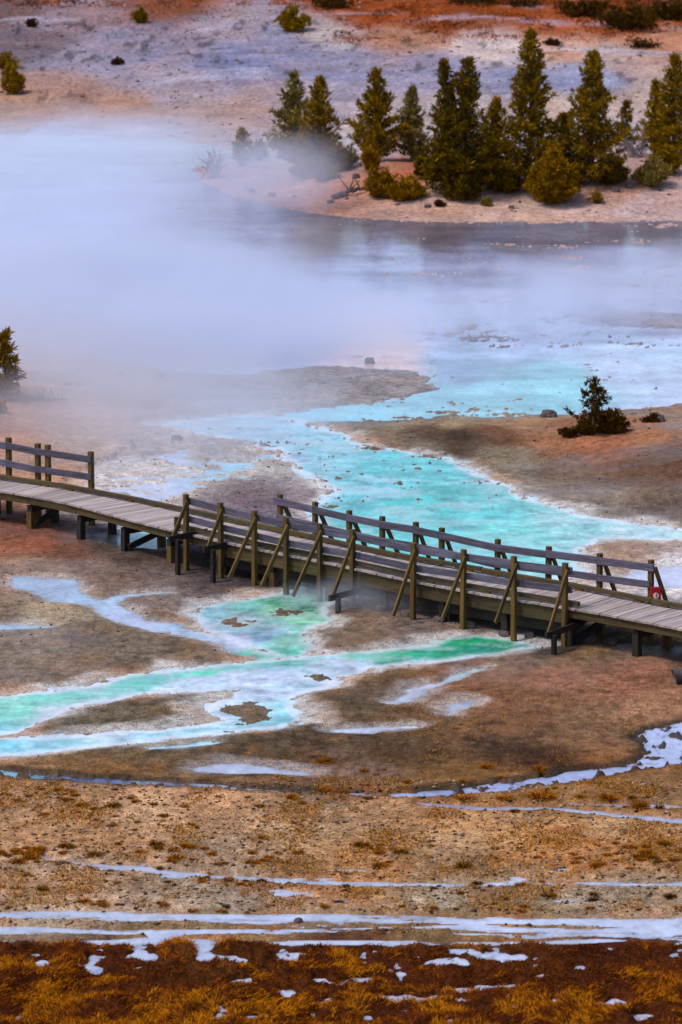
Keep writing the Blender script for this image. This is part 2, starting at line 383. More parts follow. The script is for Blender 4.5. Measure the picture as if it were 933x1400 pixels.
WATER_PTS = [
    (350, 582, 140, 200, 226), (280, 580, 160, 205, 230), (450, 568, 140, 204, 228), (600, 545, 150, 205, 225), (750, 525, 140, 205, 220), (680, 545, 150, 207, 226),
    (850, 500, 188, 208, 236), (900, 470, 180, 205, 235), (933, 540, 188, 205, 235), (620, 500, 140, 170, 200), (450, 605, 130, 205, 222), (520, 630, 84, 200, 210), (600, 640, 92, 202, 210),
    (560, 680, 62, 194, 196), (500, 665, 84, 194, 208), (650, 690, 92, 206, 210), (700, 730, 120, 214, 212), (780, 720, 160, 218, 222), (880, 722, 190, 225, 235), (600, 740, 96, 208, 212),
    (450, 640, 130, 198, 215), (400, 625, 155, 198, 224), (380, 600, 150, 200, 226), (700, 640, 150, 200, 205), (480, 740, 90, 195, 190),
    (430, 818, 50, 145, 95), (390, 814, 66, 165, 120), (400, 840, 140, 205, 172), (340, 826, 120, 195, 190), (330, 850, 175, 205, 222), (440, 838, 90, 185, 140), (380, 880, 150, 214, 205), (270, 832, 145, 198, 215), (410, 870, 120, 212, 180), (330, 870, 150, 195, 225),
    (250, 925, 70, 195, 165), (150, 947, 90, 203, 175), (50, 965, 140, 215, 195), (0, 972, 105, 208, 195), (330, 912, 70, 195, 165), (440, 900, 70, 192, 160), (550, 887, 50, 172, 135), (640, 874, 36, 155, 110), (690, 878, 60, 160, 125),
    (100, 955, 84, 203, 172), (200, 937, 72, 198, 165), (350, 909, 72, 198, 165), (500, 893, 62, 188, 152), (600, 881, 46, 168, 128), (400, 904, 76, 200, 168), (300, 918, 72, 198, 165),
    (150, 968, 205, 218, 240), (250, 944, 205, 218, 242), (350, 929, 205, 218, 245), (450, 914, 205, 216, 242), (230, 913, 205, 212, 225), (120, 938, 205, 212, 225), (480, 932, 190, 205, 235),
    (720, 886, 160, 205, 205), (640, 894, 185, 212, 230), (560, 903, 192, 215, 238), (450, 920, 192, 210, 240), (380, 930, 200, 215, 245), (300, 936, 200, 212, 240), (200, 962, 195, 215, 240), (100, 975, 200, 205, 220), (330, 945, 195, 215, 245), (400, 980, 145, 210, 230),
    (100, 1012, 150, 214, 235), (0, 1022, 128, 208, 230), (250, 1002, 165, 220, 240), (120, 800, 170, 195, 225), (40, 797, 165, 185, 215), (200, 848, 185, 195, 230), (300, 878, 190, 200, 235),
    (200, 648, 190, 200, 230), (540, 478, 238, 205, 196), (900, 790, 200, 205, 235),
    (600, 325, 116, 106, 116), (450, 322, 120, 112, 122), (350, 310, 130, 130, 160), (850, 325, 120, 112, 124), (720, 335, 122, 118, 136), (500, 375, 150, 156, 196), (700, 352, 165, 170, 205), (850, 352, 160, 164, 200), (560, 350, 160, 165, 202), (800, 395, 175, 182, 218), (700, 420, 172, 180, 218), (900, 400, 165, 168, 205), (600, 440, 168, 184, 218), (900, 440, 160, 166, 198), (100, 300, 175, 185, 222),  # dark points off the island shore: its reflection painted into the water colour
    (100, 200, 185, 195, 220), (100, 420, 175, 185, 222), (350, 470, 160, 170, 205), (450, 450, 160, 180, 212), (640, 470, 172, 196, 226), (700, 450, 172, 190, 222),
    (900, 1020, 175, 185, 225), (700, 1075, 160, 170, 215), (100, 1062, 85, 95, 145), (300, 1076, 70, 70, 90), (330, 1052, 190, 198, 228), (500, 1000, 190, 198, 225), (590, 945, 185, 190, 215), (260, 1019, 185, 190, 215),
    (200, 1180, 190, 195, 222), (600, 1209, 195, 205, 232), (800, 1110, 190, 198, 228), (200, 1255, 205, 215, 243), (700, 1262, 205, 215, 245), (300, 1288, 195, 205, 238), (500, 1340, 205, 212, 238), (800, 1390, 205, 212, 238),  # pale channel and puddle tints carry the sky's reflection in the colour
]

def field(pts, px, py, asp=2.3, soft=14.0, power=2.2):
    P = np.array(pts, float)
    C = lin(P[:, 2:5])
    num = np.zeros((px.size, 3), np.float32)
    den = np.zeros(px.size, np.float32)
    for (qx, qy), c in zip(P[:, :2], C):
        d2 = (px - qx) ** 2 + (asp * (py - qy)) ** 2 + soft * soft
        w = (1e3 / d2) ** power
        den += w
        num += w[:, None] * c[None].astype(np.float32)
    return num / den[:, None]

# ------------------------------------------------------------------ mesh helpers
def mesh_np(name, V, F, smooth=False):
    """F: (n,3) or (n,4) integer array"""
    V = np.ascontiguousarray(V, np.float32)
    F = np.ascontiguousarray(F, np.int32)
    me = bpy.data.meshes.new(name)
    me.vertices.add(len(V))
    me.vertices.foreach_set('co', V.ravel())
    me.loops.add(F.size)
    me.loops.foreach_set('vertex_index', F.ravel())
    me.polygons.add(len(F))
    me.polygons.foreach_set('loop_start', np.arange(0, F.size, F.shape[1], dtype=np.int32))
    if smooth:
        me.polygons.foreach_set('use_smooth', np.ones(len(F), bool))
    me.update(calc_edges=True)
    return me

def add_colour(me, name, rgba):
    a = me.color_attributes.new(name, 'FLOAT_COLOR', 'POINT')
    a.data.foreach_set('color', np.ascontiguousarray(rgba, np.float32).ravel())

def link(name, me, mat=None, parent=None, loc=None):
    o = bpy.data.objects.new(name, me)
    COL.objects.link(o)
    if mat is not None and me is not None and not me.materials:
        me.materials.append(mat)
    if loc is not None:
        o.location = loc
    if parent is not None:
        o.parent = parent
    return o

def tag(o, label=None, cat=None, group=None, kind=None):
    if label: o['label'] = label
    if cat: o['category'] = cat
    if group: o['group'] = group
    if kind: o['kind'] = kind
    return o

def empty(name, loc):
    o = bpy.data.objects.new(name, None)
    COL.objects.link(o)
    o.location = loc
    o.empty_display_size = 0.2
    return o

# ------------------------------------------------------------------ materials
def mat_new(name):
    m = bpy.data.materials.new(name)
    m.use_nodes = True
    nt = m.node_tree
    b = nt.nodes['Principled BSDF']
    return m, nt, b

def N(nt, kind, **kw):
    n = nt.nodes.new(kind)
    for k, v in kw.items():
        setattr(n, k, v)
    return n

def mixc(nt, a, b, fac, mode='MIX'):
    n = N(nt, 'ShaderNodeMix', data_type='RGBA', blend_type=mode)
    for key, val in ((0, fac), (6, a), (7, b)):
        if hasattr(val, 'is_linked'):
            nt.links.new(val, n.inputs[key])
        elif key == 0:
            n.inputs[key].default_value = val
        else:
            n.inputs[key].default_value = (*val, 1)
    return n.outputs[2]

def ramp(nt, src, lo, hi, a=0.0, b=1.0):
    n = N(nt, 'ShaderNodeMapRange')
    n.inputs[1].default_value, n.inputs[2].default_value = lo, hi
    n.inputs[3].default_value, n.inputs[4].default_value = a, b
    nt.links.new(src, n.inputs[0])
    return n.outputs[0]

def noise(nt, vec, scale, detail=4, rough=0.55, stretch=None):
    if stretch:
        mp = N(nt, 'ShaderNodeMapping')
        mp.inputs['Scale'].default_value = stretch
        nt.links.new(vec, mp.inputs['Vector'])
        vec = mp.outputs[0]
    n = N(nt, 'ShaderNodeTexNoise')
    n.inputs['Scale'].default_value = scale
    n.inputs['Detail'].default_value = detail
    n.inputs['Roughness'].default_value = rough
    nt.links.new(vec, n.inputs['Vector'])
    return n.outputs['Fac']

def ground_material():
    m, nt, b = mat_new('sediment')
    at_ = N(nt, 'ShaderNodeVertexColor', layer_name='tint')
    tc = N(nt, 'ShaderNodeTexCoord').outputs['Object']
    n1 = noise(nt, tc, 5.0, 5, 0.65)
    n2 = noise(nt, tc, 28.0, 3, 0.6)
    n3 = noise(nt, tc, 0.7, 4, 0.6)
    v1 = ramp(nt, n1, 0.3, 0.7, 0.58, 1.42)
    v2 = ramp(nt, n2, 0.32, 0.68, 0.45, 1.55)
    v3 = ramp(nt, n3, 0.3, 0.7, 0.82, 1.18)
    c = at_.outputs['Color']
    for v in (v1, v2, v3):
        mm = N(nt, 'ShaderNodeVectorMath', operation='SCALE')
        nt.links.new(c, mm.inputs[0])
        nt.links.new(v, mm.inputs['Scale'])
        c = mm.outputs[0]
    nt.links.new(c, b.inputs['Base Color'])
    r = N(nt, 'ShaderNodeMapRange')
    nt.links.new(at_.outputs['Alpha'], r.inputs[0])
    r.inputs[3].default_value, r.inputs[4].default_value = 0.92, 0.34
    nt.links.new(r.outputs[0], b.inputs['Roughness'])
    sp = N(nt, 'ShaderNodeMapRange')
    nt.links.new(at_.outputs['Alpha'], sp.inputs[0])
    sp.inputs[3].default_value, sp.inputs[4].default_value = 0.04, 0.5
    nt.links.new(sp.outputs[0], b.inputs['Specular IOR Level'])
    bp = N(nt, 'ShaderNodeBump')
    bp.inputs['Strength'].default_value = 0.55
    bp.inputs['Distance'].default_value = 0.03
    nt.links.new(n2, bp.inputs['Height'])
    nt.links.new(bp.outputs[0], b.inputs['Normal'])
    return m

def water_material(name, rough, spec, bump, dist=0.004):
    m, nt, b = mat_new(name)
    at_ = N(nt, 'ShaderNodeVertexColor', layer_name='tint')
    tc = N(nt, 'ShaderNodeTexCoord').outputs['Object']
    n1 = noise(nt, tc, 1.4, 5, 0.65, (1, 0.6, 1))
    n2 = noise(nt, tc, 7.0, 3, 0.6, (1, 0.5, 1))
    c = at_.outputs['Color']
    for v in (ramp(nt, n1, 0.3, 0.7, 0.8, 1.2), ramp(nt, n2, 0.3, 0.7, 0.88, 1.12)):
        mm = N(nt, 'ShaderNodeVectorMath', operation='SCALE')
        nt.links.new(c, mm.inputs[0])
        nt.links.new(v, mm.inputs['Scale'])
        c = mm.outputs[0]
    nt.links.new(c, b.inputs['Base Color'])
    b.inputs['Roughness'].default_value = rough
    b.inputs['IOR'].default_value = 1.333
    b.inputs['Specular IOR Level'].default_value = spec
    bp = N(nt, 'ShaderNodeBump')
    bp.inputs['Strength'].default_value = bump
    bp.inputs['Distance'].default_value = dist
    n3 = noise(nt, tc, 9.0, 3, 0.6, (1, 0.7, 1))
    nt.links.new(n3, bp.inputs['Height'])
    nt.links.new(bp.outputs[0], b.inputs['Normal'])
    return m

def wood_material(name, dark, light, green=None):
    m, nt, b = mat_new(name)
    tc = N(nt, 'ShaderNodeTexCoord').outputs['Object']
    oi = N(nt, 'ShaderNodeObjectInfo')
    off = N(nt, 'ShaderNodeVectorMath', operation='SCALE')
    off.inputs[0].default_value = (37.0, 19.0, 53.0)
    nt.links.new(oi.outputs['Random'], off.inputs['Scale'])
    ad = N(nt, 'ShaderNodeVectorMath', operation='ADD')
    nt.links.new(tc, ad.inputs[0]); nt.links.new(off.outputs[0], ad.inputs[1])
    v = ad.outputs[0]
    g1 = noise(nt, v, 3.0, 5, 0.7, (0.6, 9, 9))
    g2 = noise(nt, v, 1.6, 4, 0.6)
    c = mixc(nt, lin(dark), lin(light), ramp(nt, g1, 0.28, 0.72))
    if green is not None:
        c = mixc(nt, c, lin(green), ramp(nt, g2, 0.45, 0.7, 0.0, 0.75))
    rv = ramp(nt, oi.outputs['Random'], 0, 1, 0.72, 1.22)
    mm = N(nt, 'ShaderNodeVectorMath', operation='SCALE')
    nt.links.new(c, mm.inputs[0]); nt.links.new(rv, mm.inputs['Scale'])
    nt.links.new(mm.outputs[0], b.inputs['Base Color'])
    b.inputs['Roughness'].default_value = 0.8
    bp = N(nt, 'ShaderNodeBump')
    bp.inputs['Strength'].default_value = 0.6
    bp.inputs['Distance'].default_value = 0.01
    nt.links.new(g1, bp.inputs['Height'])
    nt.links.new(bp.outputs[0], b.inputs['Normal'])
    return m

def tint_material(name, rough=0.75, trans=0.0):
    m, nt, b = mat_new(name)
    at_ = N(nt, 'ShaderNodeVertexColor', layer_name='tint')
    nt.links.new(at_.outputs['Color'], b.inputs['Base Color'])
    b.inputs['Roughness'].default_value = rough
    b.inputs['Specular IOR Level'].default_value = 0.04
    return m

def plain_material(name, c1, c2, scale=6.0, rough=0.85, bump=0.5):
    m, nt, b = mat_new(name)
    tc = N(nt, 'ShaderNodeTexCoord').outputs['Object']
    n1 = noise(nt, tc, scale, 5, 0.65)
    nt.links.new(mixc(nt, lin(c1), lin(c2), ramp(nt, n1, 0.3, 0.7)), b.inputs['Base Color'])
    b.inputs['Roughness'].default_value = rough
    bp = N(nt, 'ShaderNodeBump')
    bp.inputs['Strength'].default_value = bump
    bp.inputs['Distance'].default_value = 0.03
    nt.links.new(n1, bp.inputs['Height'])
    nt.links.new(bp.outputs[0], b.inputs['Normal'])
    return m

M_GROUND = ground_material()
M_HOT = water_material('milky_turquoise_water', 0.10, 0.7, 1.0, 0.012)
M_POOL = water_material('still_pool_water', 0.12, 0.6, 0.35, 0.003)
M_CLEAR = water_material('shallow_runoff_water', 0.07, 0.9, 0.5)
M_DECK = wood_material('weathered_deck_wood', (128, 116, 116), (192, 178, 176))
M_RAIL = wood_material('grey_rail_wood', (36, 35, 46), (108, 104, 126))
M_POST = wood_material('treated_post_wood', (44, 31, 8), (122, 90, 30), (78, 70, 18))
M_BEAM = wood_material('dark_beam_wood', (18, 14, 12), (46, 38, 30))
M_FASCIA = wood_material('mossy_fascia_wood', (40, 31, 16), (98, 80, 44), (58, 56, 24))
M_BARK = plain_material('grey_brown_bark', (58, 46, 36), (112, 98, 88), 9)
M_DEAD = plain_material('bleached_dead_wood', (92, 84, 92), (160, 150, 156), 9)
M_NEEDLE = tint_material('pine_needles', 0.7)
M_GRASS = tint_material('dry_grass', 0.7)
M_ROCK = plain_material('dark_stone', (46, 38, 42), (112, 98, 96), 5)
M_ROCK_B = plain_material('brown_stone', (70, 52, 44), (150, 122, 108), 5)

# ------------------------------------------------------------------ ground sheet and water sheets
def build_ground():
    rows_py = np.arange(1500, -70, -1.9)
    b = (rows_py - PH / 2) / FPX
    Yr = (CP - b * SP) * CAM_Z / (SP + b * CP)
    Yr = np.concatenate(([-2500, -600, -150, -40, 0, 12, 24, 34, 42, 48, 52, 55], Yr[Yr > 57], [300, 330, 380, 460, 600, 900, 1500, 3500]))
    inner = np.arange(-0.094, 0.0941, 2.05 / FPX)
    outer = np.array([0.1, 0.11, 0.125, 0.15, 0.19, 0.25, 0.4, 0.8, 2.0, 6.0])
    U = np.concatenate((-outer[::-1], inner, outer))
    YY, UU = np.meshgrid(Yr, U, indexing='ij')
    XX = UU * np.maximum(YY, 58)
    shape = XX.shape
    X, Y = XX.ravel(), YY.ravel()
    Z, f, dmin, m, hum = surface(X, Y)
    # colours; the map is fixed to the ground (positions below are ground positions, warped by noise)
    Yc = np.clip(Y, 57, 214)
    wxn = fbm(X / 2.2, Y / 3.0, 201, 4)
    wyn = fbm(X / 2.2, Y / 3.0, 231, 4)
    px, py = project(X + wxn * 0.9, Yc + wyn * 1.6, base_height(X, Yc))
    px = np.clip(px, -150, 1080)
    py = np.clip(py, -10, 1405)
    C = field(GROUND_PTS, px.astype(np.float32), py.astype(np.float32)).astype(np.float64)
    # mottling and flow streaks of the sediment
    st = fbm(X / 3.2, Y / 1.1, 261, 5, 0.6)
    mo = fbm(X / 0.8, Y / 0.9, 271, 4, 0.6)
    gr = fbm(X / 0.11, Y / 0.3, 273, 3, 0.7) * sstep(120, 85, Y)
    C *= np.maximum(0.3, 1 + (0.34 - 0.12 * sstep(76, 79, Y)) * st + (0.34 - 0.1 * sstep(76, 79, Y)) * mo + 0.4 * gr)[:, None]
    warm = fbm(X / 1.6, Y / 1.3, 281, 4)[:, None]
    C *= 1 + warm * np.array((0.16, 0.0, -0.16))
    # hillside: scrub, stones and pale runnels
    hill = sstep(172, 182, Y)
    spot = sstep(0.32, 0.55, fbm(X / 0.55, Y / 1.2, 291, 3)) * hill
    C *= (1 - 0.55 * spot)[:, None]
    pale = sstep(0.22, 0.5, fbm(X / 4.5, Y / 1.6, 301, 4)) * hill * sstep(205, 196, Y)
    C = C * (1 - 0.5 * pale[:, None]) + lin((196, 192, 212)) * 0.5 * pale[:, None]
    # dark damp flecks and ochre lichen on the brown flat
    flat_b = sstep(75.5, 77, Y) * sstep(90, 85, Y) * (X > -6)
    fleck = sstep(0.12, 0.45, fbm(X / 0.4, Y / 0.5, 293, 4, 0.6)) * flat_b
    C *= (1 - 0.4 * fleck)[:, None]
    lich = sstep(0.15, 0.45, fbm(X / 0.6, Y / 0.7, 297, 4, 0.65)) * flat_b
    C = C * (1 - 0.35 * lich[:, None]) + lin((150, 98, 44)) * 0.35 * lich[:, None]
    # mineral crust along the hot streams, dark wet rims along the ditches
    crust = sstep(0.55, 0.05, dmin['hot'] + 0.5 * fbm(X / 0.7, Y / 0.9, 311, 3)) * sstep(-0.35, 0.0, dmin['hot']) * sstep(125, 118, Y)
    crust = np.maximum(crust, 0.55 * sstep(0.35, 0.0, dmin['pale'] + 0.3 * fbm(X / 0.7, Y / 0.9, 312, 3)))
    cc = lin((198, 192, 208)) * (1 + 0.25 * mo)[:, None]
    C = C * (1 - 0.72 * crust[:, None]) + cc * 0.72 * crust[:, None]
    rim = sstep(0.32, 0.04, dmin['ditch'] + 0.12 * fbm(X / .4, Y / .4, 313, 2))
    C = C * (1 - 0.8 * rim[:, None]) + lin((36, 30, 24)) * 0.8 * rim[:, None]
    # peach and ochre bacterial mat along the sunny edge of the turquoise stream
    mat = sstep(0.9, 0.2, dmin['hot']) * sstep(0.05, 0.4, fbm(X / 1.3, Y / 1.6, 321, 3))
    C = C * (1 - 0.45 * mat[:, None]) + lin((190, 128, 92)) * 0.45 * mat[:, None]
    # under water in the hot stream: brown and green bed that breaks the surface
    bed = sstep(-0.05, -0.3, dmin['hot'])
    C = C * (1 - bed[:, None]) + (lin((104, 84, 68)) * (1 + 0.5 * mo)[:, None]) * bed[:, None]
    # ochre stain on the gravel flat
    och = sstep(0.08, 0.42, fbm(X / 0.9, Y / 1.5, 331, 4)) * sstep(76.5, 74.5, Y) * (1 - m)
    C = C * (1 - 0.35 * och[:, None]) + lin((156, 92, 30)) * 0.35 * och[:, None]
    wet = np.clip((1 - f) / 2, 0, 1)
    wet = np.maximum(wet, sstep(-0.1, 0.4, fbm(X / 3.0, Y / 1.6, 341, 4)) * sstep(78, 88, Y) * sstep(150, 120, Y) * 0.9)
    A = np.clip(wet, 0, 1) * (1 - m)
    C = C * (1 - 0.92 * m[:, None]) + lin((70, 34, 7)) * (1 + 0.5 * mo)[:, None] * 0.92 * m[:, None]
    C = C * (1 + 0.06 * sstep(76, 74.5, Y) * (1 - m))[:, None]
    mid = (sstep(76, 78.5, Y) * sstep(128, 118, Y))[:, None]
    lum = C @ np.array((0.3, 0.55, 0.15))
    C = C * (1 - 0.28 * mid) + lum[:, None] * np.array((1.12, 0.98, 0.88)) * 0.28 * mid
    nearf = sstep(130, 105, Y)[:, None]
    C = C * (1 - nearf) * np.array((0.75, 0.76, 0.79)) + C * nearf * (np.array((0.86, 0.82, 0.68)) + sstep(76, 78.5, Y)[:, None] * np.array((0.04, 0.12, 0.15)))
    C = np.clip(C, 0.004, 0.85)
    nr, nc = shape
    idx = np.arange(nr * nc).reshape(nr, nc)
    F = np.stack((idx[:-1, :-1], idx[:-1, 1:], idx[1:, 1:], idx[1:, :-1]), -1).reshape(-1, 4)
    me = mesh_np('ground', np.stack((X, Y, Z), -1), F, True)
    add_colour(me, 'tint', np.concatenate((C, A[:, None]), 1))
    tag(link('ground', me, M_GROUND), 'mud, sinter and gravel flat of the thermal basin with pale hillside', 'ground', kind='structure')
    # water: cells where the ground dips to the water level
    d_all = np.minimum.reduce([dmin[k] for k in dmin])
    wetv = ((Z < 0.012) & ((d_all < 0.6) | (m > 0.4))).reshape(nr, nc)
    cell = wetv[:-1, :-1] | wetv[:-1, 1:] | wetv[1:, 1:] | wetv[1:, :-1]
    dp = np.minimum(dmin['pool'], 8.9).reshape(nr, nc)[:-1, :-1]
    dh = np.minimum(dmin['hot'], dmin['pale']).reshape(nr, nc)[:-1, :-1]
    yy = YY[:-1, :-1]
    WC = field(WATER_PTS, px.astype(np.float32), py.astype(np.float32), 2.3, 12.0, 2.4).astype(np.float64)
    sw = fbm(X / 1.2, Y / 1.8, 351, 5, 0.62)
    pl = sstep(0.02, 0.3, fbm(X / 1.3, Y / 0.8, 361, 6, 0.72) + 0.08) * (0.7 + 0.3 * sstep(97, 101, Y))
    gn = sstep(0.05, 0.4, fbm(X / 1.2, Y / 0.7, 371, 5, 0.68)) * np.where(py < 770, sstep(420, 520, px) * sstep(560, 610, py), 1.0)
    hotw = sstep(0.4, -0.2, dmin['hot'])
    WC = WC * (1 + (0.45 * fbm(X / 4.0, Y / 1.1, 395, 4, 0.6) * sstep(0.0, -1.0, dmin['pool']))[:, None])
    shallow = sstep(-0.05, 0.005, Z) * hotw
    WC = WC * (1 + 0.18 * sw[:, None])
    WC = WC * np.maximum(0.25, 1 + 0.75 * hotw * fbm(X / 0.5, Y / 0.28, 381, 4, 0.75))[:, None]
    WC = WC * (1 - 0.6 * (pl * hotw)[:, None]) + lin((184, 216, 230)) * 0.6 * (pl * hotw)[:, None]
    WC = WC * (1 - 0.35 * (gn * hotw)[:, None]) + lin((36, 166, 160)) * 0.35 * (gn * hotw)[:, None]
    WC = WC * (1 - 0.35 * shallow[:, None]) + lin((196, 204, 206)) * 0.35 * shallow[:, None]
    rimw = sstep(-0.34, -0.1, dmin['hot'] + 0.18 * fbm(X / 0.8, Y / 0.6, 391, 4)) * hotw  # white edge lines: sky reflection on thin water painted into the tint
    WC = WC * (1 - 0.75 * rimw[:, None]) + lin((226, 232, 248)) * 0.75 * rimw[:, None]
    thin = sstep(-0.03, 0.004, Z + 0.012 * fbm(X / 0.2, Y / 0.25, 393, 3)) * (1 - hotw) * (Y < 100)
    WC = WC * (1 - 0.5 * thin[:, None]) + C * 0.8 * thin[:, None] * 0.5
    WC = WC * (1 - 0.2 * sstep(78, 75, Y))[:, None]
    WC = np.clip(WC * 0.93, 0.01, 0.85)
    def sheet(name, sel, mat, label, z):
        c = cell & sel
        q = F.reshape(nr - 1, nc - 1, 4)[c]
        u, inv = np.unique(q, return_inverse=True)
        me2 = mesh_np(name, np.stack((X[u], Y[u], np.full(len(u), z)), -1), inv.reshape(-1, 4), True)
        add_colour(me2, 'tint', np.concatenate((WC[u], np.ones((len(u), 1))), 1))
        tag(link(name, me2, mat), label, 'water', kind='structure')
    is_pool = (dp < 0.5) & (dh > 0.2) & (yy > 100)
    is_fg = yy < 88
    sheet('pool_water', is_pool, M_POOL, 'steaming pale lavender pool between mud bank and wooded island', 0.0)
    sheet('stream_water', ~is_pool & ~is_fg, M_HOT, 'milky turquoise thermal stream winding under the boardwalk', 0.0005)
    sheet('runoff_water', is_fg, M_CLEAR, 'shallow white reflecting runoff channels on the gravel flat', 0.0)

build_ground()

# ------------------------------------------------------------------ boardwalk
DECK = 0.85
def beam(name, p0, p1, w, h, mat, parent, up=Vector((0, 0, 1)), extra=0.0):
    """a squared timber from p0 to p1; w across, h along `up`"""
    p0, p1 = Vector(p0), Vector(p1)
    if name == 'post':
        p1 = p1 + Vector((random.uniform(-.014, .014), random.uniform(-.014, .014), random.uniform(-.012, .012)))
    elif name in ('rail', 'kerb'):
        p0 = p0 + Vector((0, 0, random.uniform(-.01, .01))); p1 = p1 + Vector((0, 0, random.uniform(-.01, .01)))
    x = (p1 - p0)
    L = x.length + extra
    x.normalize()
    y = up.cross(x)
    if y.length < 1e-4:
        y = Vector((0, 1, 0))
    y.normalize()
    z = x.cross(y)
    c = min(0.006, w * 0.15, h * 0.15)
    V, F = [], []
    for s in (-1, 1):
        for (a, b_) in ((-w / 2 + c, -h / 2), (w / 2 - c, -h / 2), (w / 2, -h / 2 + c), (w / 2, h / 2 - c), (w / 2 - c, h / 2), (-w / 2 + c, h / 2), (-w / 2, h / 2 - c), (-w / 2, -h / 2 + c)):
            V.append((s * L / 2, a, b_))
    F = [(i, (i + 1) % 8, 8 + (i + 1) % 8, 8 + i) for i in range(8)]
    me = bpy.data.meshes.new(name)
    me.from_pydata(V, [], F + [tuple(range(7, -1, -1)), tuple(range(8, 16))])
    me.materials.append(mat)
    o = bpy.data.objects.new(name, me)
    COL.objects.link(o)
    o.parent = parent
    mid = (p0 + p1) / 2
    o.matrix_world = Matrix(((x.x, y.x, z.x, mid.x), (x.y, y.y, z.y, mid.y), (x.z, y.z, z.z, mid.z), (0, 0, 0, 1)))
    loc = mid - parent.location
    o.matrix_basis = Matrix(((x.x, y.x, z.x, loc.x), (x.y, y.y, z.y, loc.y), (x.z, y.z, z.z, loc.z), (0, 0, 0, 1)))
    return o

NEAR_PX = [(-160, 648), (0, 670), (74, 681), (119, 693), (171, 708), (241, 725), (354, 750), (489, 776), (560, 793), (700, 818), (788, 832), (816, 835), (933, 859), (1080, 888)]
FAR_PX = [(-160, 634), (0, 655), (63, 664), (124, 673), (180, 684), (249, 701), (378, 726), (473, 748), (564, 767), (676, 786), (746, 797), (816, 811), (886, 825), (933, 833), (1100, 862)]
near_e = [Vector(on_plane(x, y, DECK)) for x, y in NEAR_PX]
far_e = [Vector(on_plane(x, y, DECK)) for x, y in FAR_PX]

def along(poly, px):
    """point of an edge seen at picture column px, and its direction"""
    best = None
    for i in range(len(poly) - 1):
        a, b = poly[i], poly[i + 1]
        xa, xb = project(a.x, a.y, a.z)[0], project(b.x, b.y, b.z)[0]
        if xa <= px <= xb:
            lo, hi = 0.0, 1.0
            for _ in range(30):
                t = (lo + hi) / 2
                q = a.lerp(b, t)
                if project(q.x, q.y, q.z)[0] < px: lo = t
                else: hi = t
            return a.lerp(b, lo), (b - a).normalized()
    raise ValueError(px)

def px_height(p, npx):
    """metres that span npx picture rows straight up from p"""
    y0 = project(p.x, p.y, p.z)[1]
    y1 = project(p.x, p.y, p.z + 1.0)[1]
    return npx / (y0 - y1)

def smooth_edge(poly, step=0.145):
    out = []
    for i in range(len(poly) - 1):
        a, b = poly[i], poly[i + 1]
        n = max(1, int((b - a).length / 0.02))
        out += [a.lerp(b, k / n) for k in range(n)]
    P = np.array([tuple(v) for v in out])
    k = 75
    Q = np.copy(P)
    pad = np.concatenate((np.repeat(P[:1], k, 0) , P, np.repeat(P[-1:], k, 0)))
    cs = np.cumsum(np.concatenate((np.zeros((1, 3)), pad)), 0)
    Q = (cs[2 * k + 1:] - cs[:-(2 * k + 1)]) / (2 * k + 1)
    return Q

